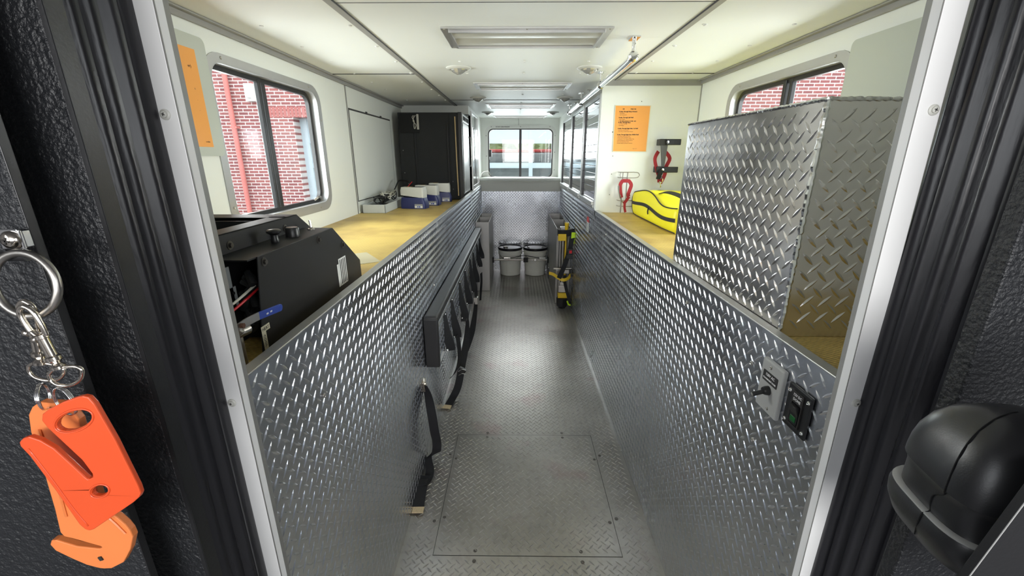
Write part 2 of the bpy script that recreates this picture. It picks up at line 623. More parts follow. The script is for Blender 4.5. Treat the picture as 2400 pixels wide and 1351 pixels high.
def tread(bm, O, U, V, w, h, pitch=0.036, L=0.035, wd=0.0072, ht=0.0019, skip=None, mi=0):
    """raised lozenges of tread plate, alternately / and \\, on the plane O + a U + b V"""
    O, U, V = Vector(O), Vector(U).normalized(), Vector(V).normalized()
    N = U.cross(V)
    new = bm.verts.new
    nf = bm.faces.new
    prof = [(-.5, 0), (-.28, .34), (0, .5), (.28, .34), (.5, 0), (.28, -.34), (0, -.5), (-.28, -.34)]
    s2 = math.sqrt(.5)
    for par in (0, 1):
        off = 0.5 * pitch * par
        cu, cv = (s2, s2) if par == 0 else (s2, -s2)
        nx = int(w / pitch) + 2
        ny = int(h / pitch) + 2
        for i in range(nx):
            a = off + i * pitch + 0.008
            if a > w - 0.013 or a < 0.013:
                continue
            for j in range(ny):
                b = off + j * pitch + 0.008
                if b > h - 0.013 or b < 0.013:
                    continue
                if skip and skip(a, b):
                    continue
                c = O + U * a + V * b
                D = (U * cu + V * cv)
                P = (U * -cv + V * cu)
                base = [new(c + D * (x * L) + P * (y * wd)) for x, y in prof]
                r0 = new(c + D * (-.26 * L) + N * ht * .8)
                r1 = new(c + N * ht)
                r2 = new(c + D * (.26 * L) + N * ht * .8)
                for f in ((base[0], base[7], r0), (base[1], base[0], r0), (base[7], base[6], r1, r0), (base[2], base[1], r0, r1),
                          (base[6], base[5], r2, r1), (base[3], base[2], r1, r2), (base[5], base[4], r2), (base[4], base[3], r2)):
                    nf(f).material_index = mi


# ------------------------------------------------------------------ the body's dimensions
XL, XR = -0.455, 0.562          # faces of the two low tread plate walls
ZLIP_L, ZLIP_R = 1.145, 1.128   # their top edges
ZSL, ZSR = 1.10, 1.115          # shelf liners
WL, WR = -1.145, 1.212          # outer side walls
ZC = 1.975                      # ceiling
Y0 = 0.56                       # inside face of the front bulkhead
YW = 5.57                       # low rear wall
YB = 5.95                       # rear window wall
YP = 3.02                       # partition on the right

# ------------------------------------------------------------------ setting outside
bm = B(); box(bm, -30, 30, -12, 30, -1.0, -0.9); struct(obj('ground', bm, 'asphalt'))
# brick fire station facade standing behind the truck, with a wide garage bay
YF = 6.8
bm = B()
box(bm, -12, -3.40, YF, YF + .35, -.9, 5.5)
box(bm, -3.40, 1.9, YF, YF + .35, 2.06, 5.5)
box(bm, 1.9, 12, YF, YF + .35, -.9, 5.5)
st = thing('fire_station', 'red brick building with white mortar seen through the side windows', 'building', (-3, YF, -.9))
obj('brick_wall', bm, 'brick', st)
bm = B(); tube(bm, [(-4.29, YF - .06, -.9), (-4.29, YF - .06, 5.4)], .036, 10)
for z in (0.2, 1.9, 3.4):
    box(bm, -4.34, -4.24, YF - .08, YF, z, z + .03)
obj('drain_pipe', bm, 'rib', st, smooth=True)
bm = B()
for k in range(100):
    x = -3.40 - .36 + k * .0565
    if x < 2.1:
        box(bm, x, x + .046, YF - .003, YF, 2.062, 2.21)
obj('soldier_course', bm, mat('soldier_brick', (0.42, 0.14, 0.13), 0.85), st)
bm = B(); box(bm, -4.02, -3.90, YF - .09, YF, 2.28, 2.52); box(bm, -3.99, -3.93, YF - .13, YF - .09, 2.32, 2.48)
obj('wall_lamp', bm, 'whitelabel', st)
gd = thing('garage_door', 'white panelled garage door with windows behind the rear window', 'garage door', (-.7, YF + .25, -.9))
bm = B()
zs = [-0.9, -.3, .15, .62, 1.08, 1.36, 1.75, 2.06]
zrail = [(-.9, -.55), (-.1, .0), (.42, .50), (.85, .93), (1.315, 1.395), (1.69, 2.06)]
for a, b in zrail:
    box(bm, -3.4, 1.9, YF + .2, YF + .25, a, b)
for x in [-3.4, -2.82, -2.24, -1.66, -1.08, -.5, 0.195, .85, 1.45, 1.82]:
    box(bm, x, x + .06 + (.05 if x in (-3.4, 1.82) else 0), YF + .19, YF + .245, -.9, 2.06)
obj('door_frame', bm, 'doorwhite', gd)
bm = B(); box(bm, -3.4, 1.9, YF + .222, YF + .228, -.9, 2.06); obj('glazing', bm, 'glass', gd)
# vehicle and hedge standing beyond the bay
pv = thing('parked_vehicle', 'grey vehicle with a red roof stripe seen through the rear window', 'vehicle', (0, 9.6, -.9))
bm = B()
prism(bm, [(-3.2, -.45), (-3.2, .9), (-2.6, 1.0), (-2.1, 1.57), (2.6, 1.57), (2.9, 1.0), (3.0, -.45)], lambda a, b, d: (a, 9.2 + d, b), 0, 1.6)
obj('vehicle_body', bm, mat('grey_vehicle_paint', (.24, .26, .27), .35, var=.35, vscale=3), pv, bevel=.05, seg=3)
bm = B(); box(bm, -2.0, 2.5, 9.22, 10.7, 1.572, 1.635); obj('red_roof_stripe', bm, 'redlabel', pv, bevel=.02)
for x in (-2.0, 2.0):
    bm = B(); lathe(bm, [(0, -.1), (.40, -.1), (.45, -.06), (.45, .06), (.40, .1), (0, .1)], (x, 9.25, -.45), (0, 1, 0), 28); obj('wheel', bm, 'blackp', pv, smooth=True)
for x in (-1.9, -.6, .7):
    bm = B(); box(bm, x, x + 1.1, 9.17, 9.20, .95, 1.42); obj('side_window', bm, 'paneglass', pv, bevel=.01)
bm = B()
bmesh.ops.create_grid(bm, x_segments=90, y_segments=30, size=1.0)
for v_ in bm.verts:
    x_, z_ = v_.co.x * 6, v_.co.y * 1.9 + 1.0
    v_.co = Vector((x_, 12.5 + .5 * noise.noise(Vector((x_ * 2.5, z_ * 2.5, 0))) + .25 * noise.noise(Vector((x_ * 9, z_ * 9, 3))) - .25 * (1 - abs(v_.co.y)), z_ + .15 * noise.noise(Vector((x_ * 3, z_ * 3, 8)))))
ext = bmesh.ops.extrude_face_region(bm, geom=bm.faces[:])
for v_ in [g_ for g_ in ext['geom'] if isinstance(g_, bmesh.types.BMVert)]:
    v_.co.y += 1.2
hd = obj('hedge', bm, mat('hedge_leaves', (.20, .24, .10), .8, var=.6, vscale=5), smooth=False)
tag(hd, 'green hedge beyond the grey vehicle, seen through the rear window', 'hedge')

# ------------------------------------------------------------------ floor
bm = B()
box(bm, XL - .05, XR + .05, 0.30, YW + .05, -.05, 0)
HX0, HX1, HY0, HY1 = -.324, .419, 1.25, 1.995
skiph = lambda a, b: (HX0 - .014 < a + XL < HX1 + .014) and (HY0 - .014 < b + .30 < HY1 + .014)
tread(bm, (XL, .30, 0), (1, 0, 0), (0, 1, 0), XR - XL, YW - .30, 0.0345, 0.031, 0.0070, 0.0023, skiph)
struct(obj('floor', bm, 'floor'))
ht = thing('floor_hatch', 'square tread plate access hatch screwed into the aisle floor', 'hatch', (0.05, 1.62, 0))
bm = B(); box(bm, HX0 - .002, HX1 + .002, HY0 - .002, HY1 + .002, 0.0002, .0006); obj('seam', bm, 'dark', ht)
bm = B(); box(bm, HX0 + .0002, HX1 - .0002, HY0 + .0002, HY1 - .0002, 0.0004, .001)
tread(bm, (HX0, HY0, .001), (1, 0, 0), (0, 1, 0), HX1 - HX0, HY1 - HY0, 0.0345, 0.031, 0.0070, 0.0023)
obj('plate', bm, 'floor', ht)
hp = [(-.16, HY1 + .02), (-.16, HY1 - .02), (.26, HY1 + .02), (.26, HY1 - .02), (-.16, HY0 + .02), (-.16, HY0 - .025), (.26, HY0 + .02), (.26, HY0 - .025),
      (HX0 - .02, 1.83), (HX0 + .015, 1.80), (HX0 - .025, 1.41), (HX0 + .015, 1.43), (HX1 + .02, 1.83), (HX1 - .012, 1.80), (HX1 + .018, 1.43), (HX1 - .015, 1.41)]
for x, y in hp:
    bm = B(); lathe(bm, [(.0075, 0), (.0075, .0008), (.006, .001), (0, .0006)], (x, y, .0012), seg=14); obj('screw', bm, 'bolt', ht)

# ------------------------------------------------------------------ low side walls (tread plate) and shelves
bm = B()
box(bm, XL - .02, XL, Y0, YW, 0, ZLIP_L)
tread(bm, (XL, Y0, 0), (0, 1, 0), (0, 0, 1), YW - Y0, ZLIP_L - .004)
wlow = struct(obj('wall_left_lower', bm, 'tread'))
bm = B()
box(bm, XR, XR + .02, Y0, YW, 0, ZLIP_R)
tread(bm, (XR, YW, 0), (0, -1, 0), (0, 0, 1), YW - Y0, ZLIP_R - .004)
wlow2 = struct(obj('wall_right_lower', bm, 'tread'))
bm = B(); box(bm, XL - .022, XL + .0025, Y0, YW, ZLIP_L - .0005, ZLIP_L + .003)
struct(obj('trim_1', bm, 'alu', bevel=.001))
bm = B(); box(bm, XR - .0025, XR + .022, Y0, YW, ZLIP_R - .0005, ZLIP_R + .003)
struct(obj('trim_2', bm, 'alu', bevel=.001))
bm = B(); box(bm, WL, XL - .02, Y0, YW, ZSL - .03, ZSL)
tag(obj('shelf_liner', bm, 'liner'), 'long yellow ribbed shelf top along the left side under the window', 'shelf')
bm = B(); box(bm, XR + .02, WR, Y0, YP, ZSR - .03, ZSR)
tag(obj('shelf_liner', bm, 'liner'), 'yellow ribbed shelf top on the right holding the metal box and yellow bag', 'shelf')
# wall screws
for (y, z) in ((1.28, 1.02), (.86, .96), (1.05, 1.05), (2.2, .82), (1.65, .9), (3.0, 1.05), (3.9, 1.02)):
    bm = B(); screwhead(bm, (XL + .001, y, z), (1, 0, 0), .006, .004); obj('screw', bm, 'steel', wlow)
for (y, z) in ((.90, 1.03), (.84, .86), (1.3, 1.04), (1.9, 1.02), (2.6, 1.03), (3.5, 1.02), (2.2, .6)):
    bm = B(); screwhead(bm, (XR - .001, y, z), (-1, 0, 0), .006, .004); obj('screw', bm, 'steel', wlow2)

# ------------------------------------------------------------------ outer walls with windows
WY0, WY1, WZ0, WZ1 = 1.715, 2.59, 1.235, 1.845


def wall_with_hole(name, x, sgn):
    bm = B()
    n = 6
    inner = rrect(WY0 - .005, WY1 + .005, WZ0 - .005, WZ1 + .005, .075, n)
    outer = rrect(WY0 - .1, WY1 + .1, WZ0 - .1, WZ1 + .06, .0001, n)
    ring(bm, outer, inner, YZ(x), 0, sgn * .06)
    a, b = sorted((x, x + sgn * .06))
    box(bm, a, b, .5, WY0 - .1, -.2, ZC + .05)
    box(bm, a, b, WY1 + .1, 6.05, -.2, ZC + .05)
    box(bm, a, b, WY0 - .1, WY1 + .1, -.2, WZ0 - .1)
    box(bm, a, b, WY0 - .1, WY1 + .1, WZ1 + .06, ZC + .05)
    bmesh.ops.remove_doubles(bm, verts=bm.verts, dist=.0003)
    return struct(obj(name, bm, 'white'))


wl_ = wall_with_hole('wall_left', WL, -1)
wr_ = wall_with_hole('wall_right', WR, 1)


def side_window(name, x, s, mull):
    """s=+1: the interior lies towards +x"""
    win = struct(thing(name, 'side window', 'window', (x, 2.15, 1.2)))
    del win['label']; del win['category']
    fn = YZ(x)
    bm = B()
    ring(bm, rrect(WY0 - .038, WY1 + .04, WZ0 - .042, WZ1 + .032, .10), rrect(WY0, WY1, WZ0, WZ1, .07), fn, 0, s * .004)
    ring(bm, rrect(WY0, WY1, WZ0, WZ1, .07), rrect(WY0 + .004, WY1 - .004, WZ0 + .004, WZ1 - .004, .066), fn, s * .003, -s * .06)
    obj('window_frame', bm, 'alu' if False else M['winframe'], win, smooth=True)
    bm = B()
    ring(bm, rrect(WY0 + .003, WY1 - .003, WZ0 + .003, WZ1 - .003, .07), rrect(WY0 + .028, WY1 - .028, WZ0 + .022, WZ1 - .024, .05), fn, -s * .035, -s * .055)
    obj('gasket', bm, 'blackp', win, smooth=True)
    bm = B()
    a, b = sorted((x - s * .033, x - s * .055))
    box(bm, a, b, mull - .034, mull - .012, WZ0 + .01, WZ1 - .01)
    box(bm, a - .004, b - .004, mull + .004, mull + .03, WZ0 + .01, WZ1 - .01)
    obj('mullion', bm, 'blackp', win, bevel=.003)
    bm = B(); a, b = sorted((x - s * .044, x - s * .047))
    box(bm, a, b, WY0 + .01, WY1 - .01, WZ0 + .01, WZ1 - .01)
    obj('pane', bm, 'glass', win)
    for (y, z) in ((1.79, WZ1 + .016), (2.50, WZ1 + .016), (WY1 + .02, 1.70), (WY1 + .02, 1.35), (WY0 - .018, 1.30), (WY0 - .018, 1.70), (2.46, WZ0 - .02), (1.85, WZ0 - .02)):
        bm = B(); screwhead(bm, (x + s * .004, y, z), (s, 0, 0), .006, .003); obj('screw', bm, 'steel', win)
    return win


M['winframe'] = mat('brushed_window_frame', (0.50, 0.50, 0.50), 0.35, 0.6, var=.05, vscale=15)
lw = side_window('window_1', WL, 1, 2.115)
rw = side_window('window_2', WR, -1, 2.13)
bm = B(); tube(bm, [(WL - .03, 2.46, WZ0 + .02), (WL - .015, 2.48, WZ0 + .035), (WL - .02, 2.52, WZ0 + .035), (WL - .03, 2.54, WZ0 + .02)], .006, 8, smooth=4)
obj('latch', bm, 'steel', lw, smooth=True)

# seams, trims and the flush door outline on the left wall
bm = B()
box(bm, WL - .002, WL + .004, 3.03, 3.045, ZSL, ZC - .02)
struct(obj('trim_3', bm, 'alupaint'))
bm = B()
box(bm, WL, WL + .003, 3.06, 4.03, 1.80, 1.812)
box(bm, WL, WL + .003, 3.06, 3.066, 1.19, 1.81)
box(bm, WL, WL + .003, 3.06, 4.03, 1.185, 1.192)
box(bm, WL, WL + .003, 4.02, 4.028, 1.19, 1.81)
for y in (3.4, 3.75):
    box(bm, WL, WL + .006, y, y + .03, 1.80, 1.82)
struct(obj('trim_4', bm, 'seam'))
bm = B(); box(bm, WL, WL + .004, 3.066, 4.02, 1.192, 1.80); struct(obj('wall_left_door_panel', bm, 'white'))
for k, (x0, s) in enumerate(((WL, 1), (WR, -1))):
    bm = B()
    a, b = sorted((x0, x0 + s * .012)); box(bm, a, b, Y0, 4.46 if s > 0 else YP, ZC - .028, ZC)
    a, b = sorted((x0, x0 + s * .03)); box(bm, a, b, Y0, 4.46 if s > 0 else YP, ZC - .008, ZC - .0005)
    struct(obj('trim_%d' % (5 + k), bm, 'alupaint', bevel=.003))

# ------------------------------------------------------------------ ceiling
bm = B()
box(bm, WL - .06, WR + .06, .5, 6.05, ZC, ZC + .05)
ceil = struct(obj('ceiling', bm, 'ceil'))
bm = B()
box(bm, -.617, -.590, Y0, 4.46, ZC - .004, ZC)
box(bm, .640, .664, Y0, YP, ZC - .004, ZC)
struct(obj('trim_7', bm, 'alupaint'))
bm = B()
box(bm, -.590, -.587, Y0, 4.46, ZC - .0045, ZC)
box(bm, .637, .640, Y0, YP, ZC - .0045, ZC)
box(bm, WL, -.617, 2.79, 2.799, ZC - .003, ZC)
box(bm, .664, WR, 2.79, 2.799, ZC - .003, ZC)
box(bm, -.59, XR + .05, 4.025, 4.031, ZC - .003, ZC)
box(bm, -.59, .64, 1.566, 1.568, ZC - .001, ZC)
struct(obj('trim_8', bm, 'seam'))
caps = [(x, 1.815 + .318 * k) for x in (-.977, -.637) for k in range(8)] + [(x, 1.815 + .318 * k) for x in (.71, 1.046) for k in range(4)]
caps += [(-.30, 2.45), (-.30, 2.78), (.04, 2.455), (.04, 2.78), (.375, 2.455), (.378, 2.78), (-.293, 3.70), (.375, 3.71), (.045, 3.69), (.04, 4.2), (.04, 4.8)]
src = None
for (x, y) in caps:
    if src is None:
        bm = B(); lathe(bm, [(.008, 0), (.0075, -.003), (.004, -.005), (0, -.005)], (0, 0, 0), seg=12)
        src = obj('screw_cap', bm, 'whitelabel', ceil, smooth=True)
        c_ = src
    else:
        c_ = src.copy(); C.objects.link(c_)
    c_.location = (x, y, ZC)


def fixture(y0, y1, label):
    x0, x1 = -.297, .374
    t = thing('ceiling_light', label, 'ceiling light', ((x0 + x1) / 2, (y0 + y1) / 2, ZC), 'recessed fluorescent ceiling lights')
    n = 1
    bm = B()
    ring(bm, rrect(x0, x1, y0, y1, .0005, n), rrect(x0 + .03, x1 - .03, y0 + .028, y1 - .028, .0005, n), XY(ZC), 0, -.006)
    ring(bm, rrect(x0 + .028, x1 - .028, y0 + .026, y1 - .026, .0005, n), rrect(x0 + .036, x1 - .036, y0 + .034, y1 - .034, .0005, n), XY(ZC), 0, -.014)
    obj('bezel', bm, 'alu', t)
    bm = B()
    n2 = 24
    xs0, xs1 = x0 + .036, x1 - .036
    prof = []
    for k in range(n2 + 1):
        u = k / n2
        yy = y0 + .034 + (y1 - y0 - .068) * u
        prof.append((yy, ZC - .003 - .007 * abs(math.sin(2 * math.pi * u)) ** .8))
    for k in range(n2):
        (ya, za), (yb, zb) = prof[k], prof[k + 1]
        bm.faces.new([bm.verts.new(p) for p in ((xs0, ya, za), (xs1, ya, za), (xs1, yb, zb), (xs0, yb, zb))])
    bmesh.ops.remove_doubles(bm, verts=bm.verts, dist=1e-5)
    obj('diffuser', bm, 'tube', t, smooth='all')
    for x in (x0 + .014, (x0 + x1) / 2, x1 - .014):
        for y in (y0 + .012, y1 - .012):
            bm = B(); screwhead(bm, (x, y, ZC - .006), (0, 0, -1), .004, .002); obj('screw', bm, 'steel', t)


fixture(1.835, 2.143, 'largest rectangular fluorescent ceiling light, nearest the camera')
fixture(3.11, 3.40, 'rectangular ceiling light, second from the camera')
fixture(4.31, 4.64, 'rectangular ceiling light, third from the camera')
fixture(5.56, 5.80, 'farthest rectangular ceiling light, just in front of the rear window')


def dome(x, y, label):
    t = thing('dome_light', label, 'dome light', (x, y, ZC), 'small round dome lights in the ceiling')
    bm = B(); lathe(bm, [(.070, 0), (.070, -.004), (.062, -.010), (.050, -.011), (.047, -.006)], (x, y, ZC), seg=28)
    obj('bezel', bm, 'battery', t, smooth=True)
    bm = B(); lathe(bm, [(.048, -.006), (.042, -.016), (.028, -.026), (.012, -.034), (0, -.036)], (x, y, ZC), seg=12)
    obj('lens', bm, 'lens', t)


for y, w_ in ((2.62, 'nearest pair'), (3.885, 'middle pair'), (5.12, 'farthest pair')):
    dome(-.33, y, 'small round dome light on the left of the %s' % w_)
    dome(.408, y, 'small round dome light on the right of the %s' % w_)

# ------------------------------------------------------------------ front bulkhead, door frame
bm = B()
box(bm, WL - .05, -.416, .535, .56, -.2, ZC + .05)
box(bm, .50, WR + .05, .535, .56, -.2, ZC + .05)
struct(obj('wall_front', bm, 'white'))


def xr(base, z):
    return base + (1.66 - z) * .0185


def jamb(name, f0, f1, y_, y2_, m):
    # f0/f1: x at outer / inner edge as functions of z
    bm = B()
    z0, z1 = -.2, 2.02
    pts = []
    for z in (z0, z1):
        pts.append([bm.verts.new((f0(z), y_, z)), bm.verts.new((f1(z), y_, z)), bm.verts.new((f1(z), y2_, z)), bm.verts.new((f0(z), y2_, z))])
    for i in range(4):
        j = (i + 1) % 4
        bm.faces.new((pts[0][i], pts[0][j], pts[1][j], pts[1][i]))
    bm.faces.new(pts[0]); bm.faces.new(pts[1])
    return bm


fr = thing('door_frame', '', '', (0, .52, -.2))
del fr['label']; del fr['category']
fr.name = 'trim_9'; fr['kind'] = 'structure'
obj('frame_face', jamb('a', lambda z: -.4175, lambda z: -.3935, .52, .535, 'jamb'), 'jamb', fr, bevel=.0012)
obj('frame_face', jamb('a', lambda z: xr(.4535, z), lambda z: xr(.481, z), .52, .535, 'jamb'), 'jamb', fr, bevel=.0012)
# grey angle: the reveal of the opening
for s in (-1, 1):
    bm = B()
    vs = []
    for z in (-.2, 2.02):
        if s < 0:
            q = [(-.3925, .5195), (-.4075, .562), (-.412, .562), (-.397, .5215)]
        else:
            q = [(xr(.4527, z), .5195), (xr(.4700, z), .562), (xr(.475, z), .562), (xr(.457, z), .5215)]
        vs.append([bm.verts.new((a, b, z)) for a, b in q])
    for i in range(4):
        j = (i + 1) % 4
        bm.faces.new((vs[0][i], vs[0][j], vs[1][j], vs[1][i]))
    bm.faces.new(vs[0]); bm.faces.new(vs[1])
    obj('frame_angle', bm, 'alupaint', fr)
bm = B(); box(bm, -.42, .52, .52, .56, 1.90, 2.02); obj('frame_head', bm, 'jamb', fr)
for (x, z) in ((-.4085, 1.546), (-.4085, 1.161), (.474, 1.55), (.481, 1.167)):
    bm = B()
    lathe(bm, [(.0062, 0), (.0060, .0012), (.0045, .0022), (.0040, .0014), (.0036, .0014), (.0034, .0030), (.0015, .0036), (0, .0036)], (x, .520, z), (0, -1, 0), 20)
    sc = obj('screw', bm, 'battery', fr, smooth=True)
    bm = B()
    for a in (20, 110):
        box(bm, x - .0019, x + .0019, .5160, .5166, z - .0004, z + .0004, rot=Matrix.Rotation(math.radians(a), 4, 'Y'), piv=(x, .516, z))
    obj('cross_slot', bm, 'ink', sc)

# ------------------------------------------------------------------ rubber bellows between cab and body
bl = thing('rubber_bellows', 'black ribbed rubber bellows flanking the white door frame', 'bellows', (0, .45, 0))


def bellows_side(P, Q, folds, amp, s, bow):
    bm = B()
    P, Q = Vector((*P, 0)), Vector((*Q, 0))
    d = Q - P
    nrm = Vector((d.y, -d.x, 0)).normalized()
    if nrm.y > 0:
        nrm = -nrm
    n = folds * 14
    nz = 22
    rows = []
    for k in range(nz + 1):
        z = -.15 + 2.2 * k / nz
        row = []
        for i in range(n + 1):
            u = i / n
            ph = u * folds * 2 * math.pi
            f = abs(math.sin(ph / 2)) ** .65
            irr = 0.75 + .5 * noise.noise(Vector((u * folds * .9 + 7, s * 3.1, z * .9)))
            wob = .0030 * noise.noise(Vector((u * 3, z * 1.6, s * 5)))
            env = min(1, 6 * u, 6 * (1 - u) + .15)
            p = P + d * (u + .018 * math.sin(ph) ) + nrm * (amp * f * irr) * env
            p.x += s * (bow * math.sin((z - .7) * 1.5) * env + wob * env)
            p.z = z
            row.append(bm.verts.new(p))
        rows.append(row)
    for a, b in zip(rows, rows[1:]):
        for i in range(n):
            bm.faces.new((a[i], a[i + 1], b[i + 1], b[i]))
    o = obj('bellows_side', bm, 'rubber', bl, smooth='all')
    so = o.modifiers.new('thick', 'SOLIDIFY'); so.thickness = .002
    return o


bellows_side((-.418, .5205), (-.402, .395), 5, .018, -1, .001)
bellows_side((.488, .5205), (.487, .405), 5, .018, 1, -.004)

# ------------------------------------------------------------------ cab walls
bm = B(); box(bm, -.47, -.385, .385, .40, -.1, 2.1); cl_ = struct(obj('wall_cab_left', bm, 'rhino', bevel=.002))
bm = B(); box(bm, -.384, -.3795, .383, .401, -.1, 2.1); box(bm, -.3797, -.3788, .3835, .384, -.1, 2.1, 0); struct(obj('trim_10', bm, 'blackp'))
bm = B(); box(bm, -1.0, -.410, .345, .350, -.1, 2.1); struct(obj('wall_cab_left_near', bm, 'rhino', bevel=.002))
bm = B(); box(bm, -.4098, -.4085, .3448, .353, -.1, 2.1); struct(obj('trim_11', bm, 'blackp', bevel=.001))
bm = B(); box(bm, .478, 1.1, .40, .42, -.1, 2.1); struct(obj('wall_cab_right', bm, 'rhino', bevel=.002))

# driver's cab around the camera: roof, floor and sides with open side windows and windscreen
bm = B()
box(bm, -1.15, 1.15, -2.0, .535, 2.05, 2.10)
box(bm, -1.15, 1.15, -2.0, .30, .10, .15)
for sx_ in (-1.15, 1.13):
    box(bm, sx_, sx_ + .02, -2.0, .50, .15, 1.15)
    box(bm, sx_, sx_ + .02, -2.0, -1.5, 1.15, 2.05)
    box(bm, sx_, sx_ + .02, -.35, .50, 1.15, 2.05)
box(bm, -1.15, 1.15, -2.02, -2.0, .15, 1.20)
box(bm, -1.15, -.98, -2.02, -2.0, 1.20, 2.05)
box(bm, .98, 1.15, -2.02, -2.0, 1.20, 2.05)
struct(obj('wall_cab_shell', bm, 'cabgrey'))  # unseen shell, added to hold sky light back from the door frame

# ------------------------------------------------------------------ right partition and everything behind it
bm = B()
box(bm, XR, WR, YP, YP + .03, ZSR - .03, ZC)
prt = struct(obj('wall_partition', bm, 'white'))
bm = B(); box(bm, .655, WR, YP - .006, YP, ZC - .035, ZC - .001); box(bm, XR + .01, .655, YP - .004, YP, ZC - .035, ZC - .001)
struct(obj('trim_12', bm, 'alupaint'))
bm = B(); box(bm, WR - .006, WR, YP - .006, YP, ZSR, ZC - .03); struct(obj('trim_13', bm, 'alupaint'))
for (x, z, r) in ((.648, 1.655, .004), (.66, 1.50, .003), (.66, 1.38, .003), (.826, 1.845, .003), (.655, 1.24, .003)):
    bm = B(); screwhead(bm, (x, YP, z), (0, -1, 0), r, .002); obj('screw', bm, 'bolt', prt)
# cabinet beyond: faces aisle with three shutters
bm = B()
box(bm, XR, XR + .03, YP + .03, YB, 1.90, ZC)
box(bm, XR, XR + .03, 5.42, YB, ZLIP_R, 1.90)
box(bm, XR, XR + .03, YP + .03, YP + .04, ZLIP_R, ZC)
struct(obj('wall_right_cabinet', bm, 'white'))
shutters = ((3.055, 3.72, 'nearest the camera'), (3.76, 4.52, 'in the middle'), (4.56, 5.40, 'farthest from the camera'))
for (ya, yb, wh) in shutters:
    t = thing('slatted_shutter', 'polished slatted shutter on the right cabinet, %s' % wh, 'shutter', (XR, (ya + yb) / 2, ZLIP_R), 'slatted shutters of the right cabinet')
    bm = B()
    ring(bm, rrect(ya, yb, 1.135, 1.90, .0005, 1), rrect(ya + .028, yb - .028, 1.185, 1.875, .0005, 1), YZ(XR), -.004, .03)
    obj('frame', bm, 'alu', t, bevel=.0015)
    bm = B()
    box(bm, XR - .006, XR + .012, yb - .045, yb - .027, 1.185, 1.875)
    obj('guide_channel', bm, 'blackp', t)
    nS = 14
    for k in range(nS):
        z0 = 1.187 + k * (1.873 - 1.187) / nS
        z1 = z0 + (1.873 - 1.187) / nS
        bm = B()
        vs = [(XR + .008, z0 + .0012), (XR + .0048, z0 + .0028), (XR + .0045, z1 - .0028), (XR + .008, z1 - .0012), (XR + .016, z1 - .0015), (XR + .016, z0 + .0015)]
        prism(bm, vs, lambda a, b, d: (a, d, b), ya + .029, yb - .045)
        obj('slat', bm, 'slat', t)
    bm = B(); box(bm, XR - .022, XR - .004, ya + .03, yb - .03, 1.160, 1.185); box(bm, XR - .012, XR, ya + .03, yb - .03, 1.14, 1.16)
    obj('bottom_rail', bm, 'alu', t, bevel=.002)
# little dark ceiling hooks beside the shutters
for (x, y, wh) in ((.548, 3.45, 'nearer'), (.55, 4.25, 'farther')):
    t = thing('ceiling_hook', 'small dark hook under the ceiling above the shutters, the %s one' % wh, 'hook', (x, y, ZC), 'ceiling hooks')
    bm = B(); box(bm, x - .02, x + .012, y - .02, y + .02, ZC - .004, ZC); obj('plate', bm, 'steel', t)
    bm = B(); tube(bm, [(x, y, ZC - .004), (x, y, ZC - .03), (x - .014, y, ZC - .045), (x - .024, y, ZC - .034)], .005, 8, smooth=4); obj('hook', bm, 'steel', t, smooth=True)

# ------------------------------------------------------------------ rear end
bm = B()
YB0 = YB
n = 6
wx0, wx1, wz0, wz1 = -.39, .492, 1.213, 1.852
ring(bm, rrect(-.7, .9, 1.12, ZC, .0001, n), rrect(wx0, wx1, wz0, wz1, .07, n), XZ(YB), 0, .06)
bmesh.ops.remove_doubles(bm, verts=bm.verts, dist=.0003)
box(bm, WL - .05, -.7, YB, YB + .06, -.2, ZC)
box(bm, .9, WR + .05, YB, YB + .06, -.2, ZC)
box(bm, -.7, .9, YB, YB + .06, -.2, 1.12)
struct(obj('wall_back', bm, 'white'))
win = struct(thing('window_3', 'x', 'x', (.05, YB, 1.2)))
del win['label']; del win['category']
bm = B()
ring(bm, rrect(wx0 - .04, wx1 + .04, wz0 - .04, wz1 + .04, .11), rrect(wx0, wx1, wz0, wz1, .07), XZ(YB), 0, -.005)
ring(bm, rrect(wx0, wx1, wz0, wz1, .07), rrect(wx0 + .004, wx1 - .004, wz0 + .004, wz1 - .004, .066), XZ(YB), -.005, .05)
obj('window_frame', bm, 'whitelabel', win, smooth=True)
bm = B()
ring(bm, rrect(wx0 + .003, wx1 - .003, wz0 + .003, wz1 - .003, .068), rrect(wx0 + .02, wx1 - .02, wz0 + .02, wz1 - .018, .055), XZ(YB), .01, .03)
box(bm, .033, .065, YB + .012, YB + .03, wz0 + .01, wz1 - .01)
box(bm, wx0 + .018, wx0 + .05, YB + .0, YB + .03, 1.49, 1.58)
obj('gasket', bm, 'blackp', win, smooth=True)
bm = B(); box(bm, wx0 + .01, wx1 - .01, YB + .018, YB + .021, wz0 + .01, wz1 - .01); obj('pane', bm, 'glass', win)
bm = B(); box(bm, -.285, -.075, YB - .007, YB - .005, wz1 + .008, wz1 + .028); obj('notice', bm, 'whitelabel', win)
text('DO NOT OPEN WINDOW', .0155, (-.28, YB - .007, wz1 + .0125), (1, 0, 0), (0, 0, 1), 'ink', win, bold=.0006)
for (x, z) in ((-.34, wz1 + .02), (.05, wz1 + .02), (.44, wz1 + .02), (wx0 - .02, 1.76), (wx0 - .02, 1.5), (wx1 + .02, 1.76), (wx1 + .02, 1.55), (wx1 + .02, 1.32)):
    bm = B(); screwhead(bm, (x, YB - .005, z), (0, -1, 0), .005, .002); obj('screw', bm, 'bolt', win)
bm = B()
for x in (-.30, .36):
    tube(bm, [(x - .03, YB - .012, wz0 + .008), (x, YB - .02, wz0 + .014), (x + .05, YB - .012, wz0 + .008)], .005, 8, smooth=4)
obj('latch', bm, 'steel', win, smooth=True)
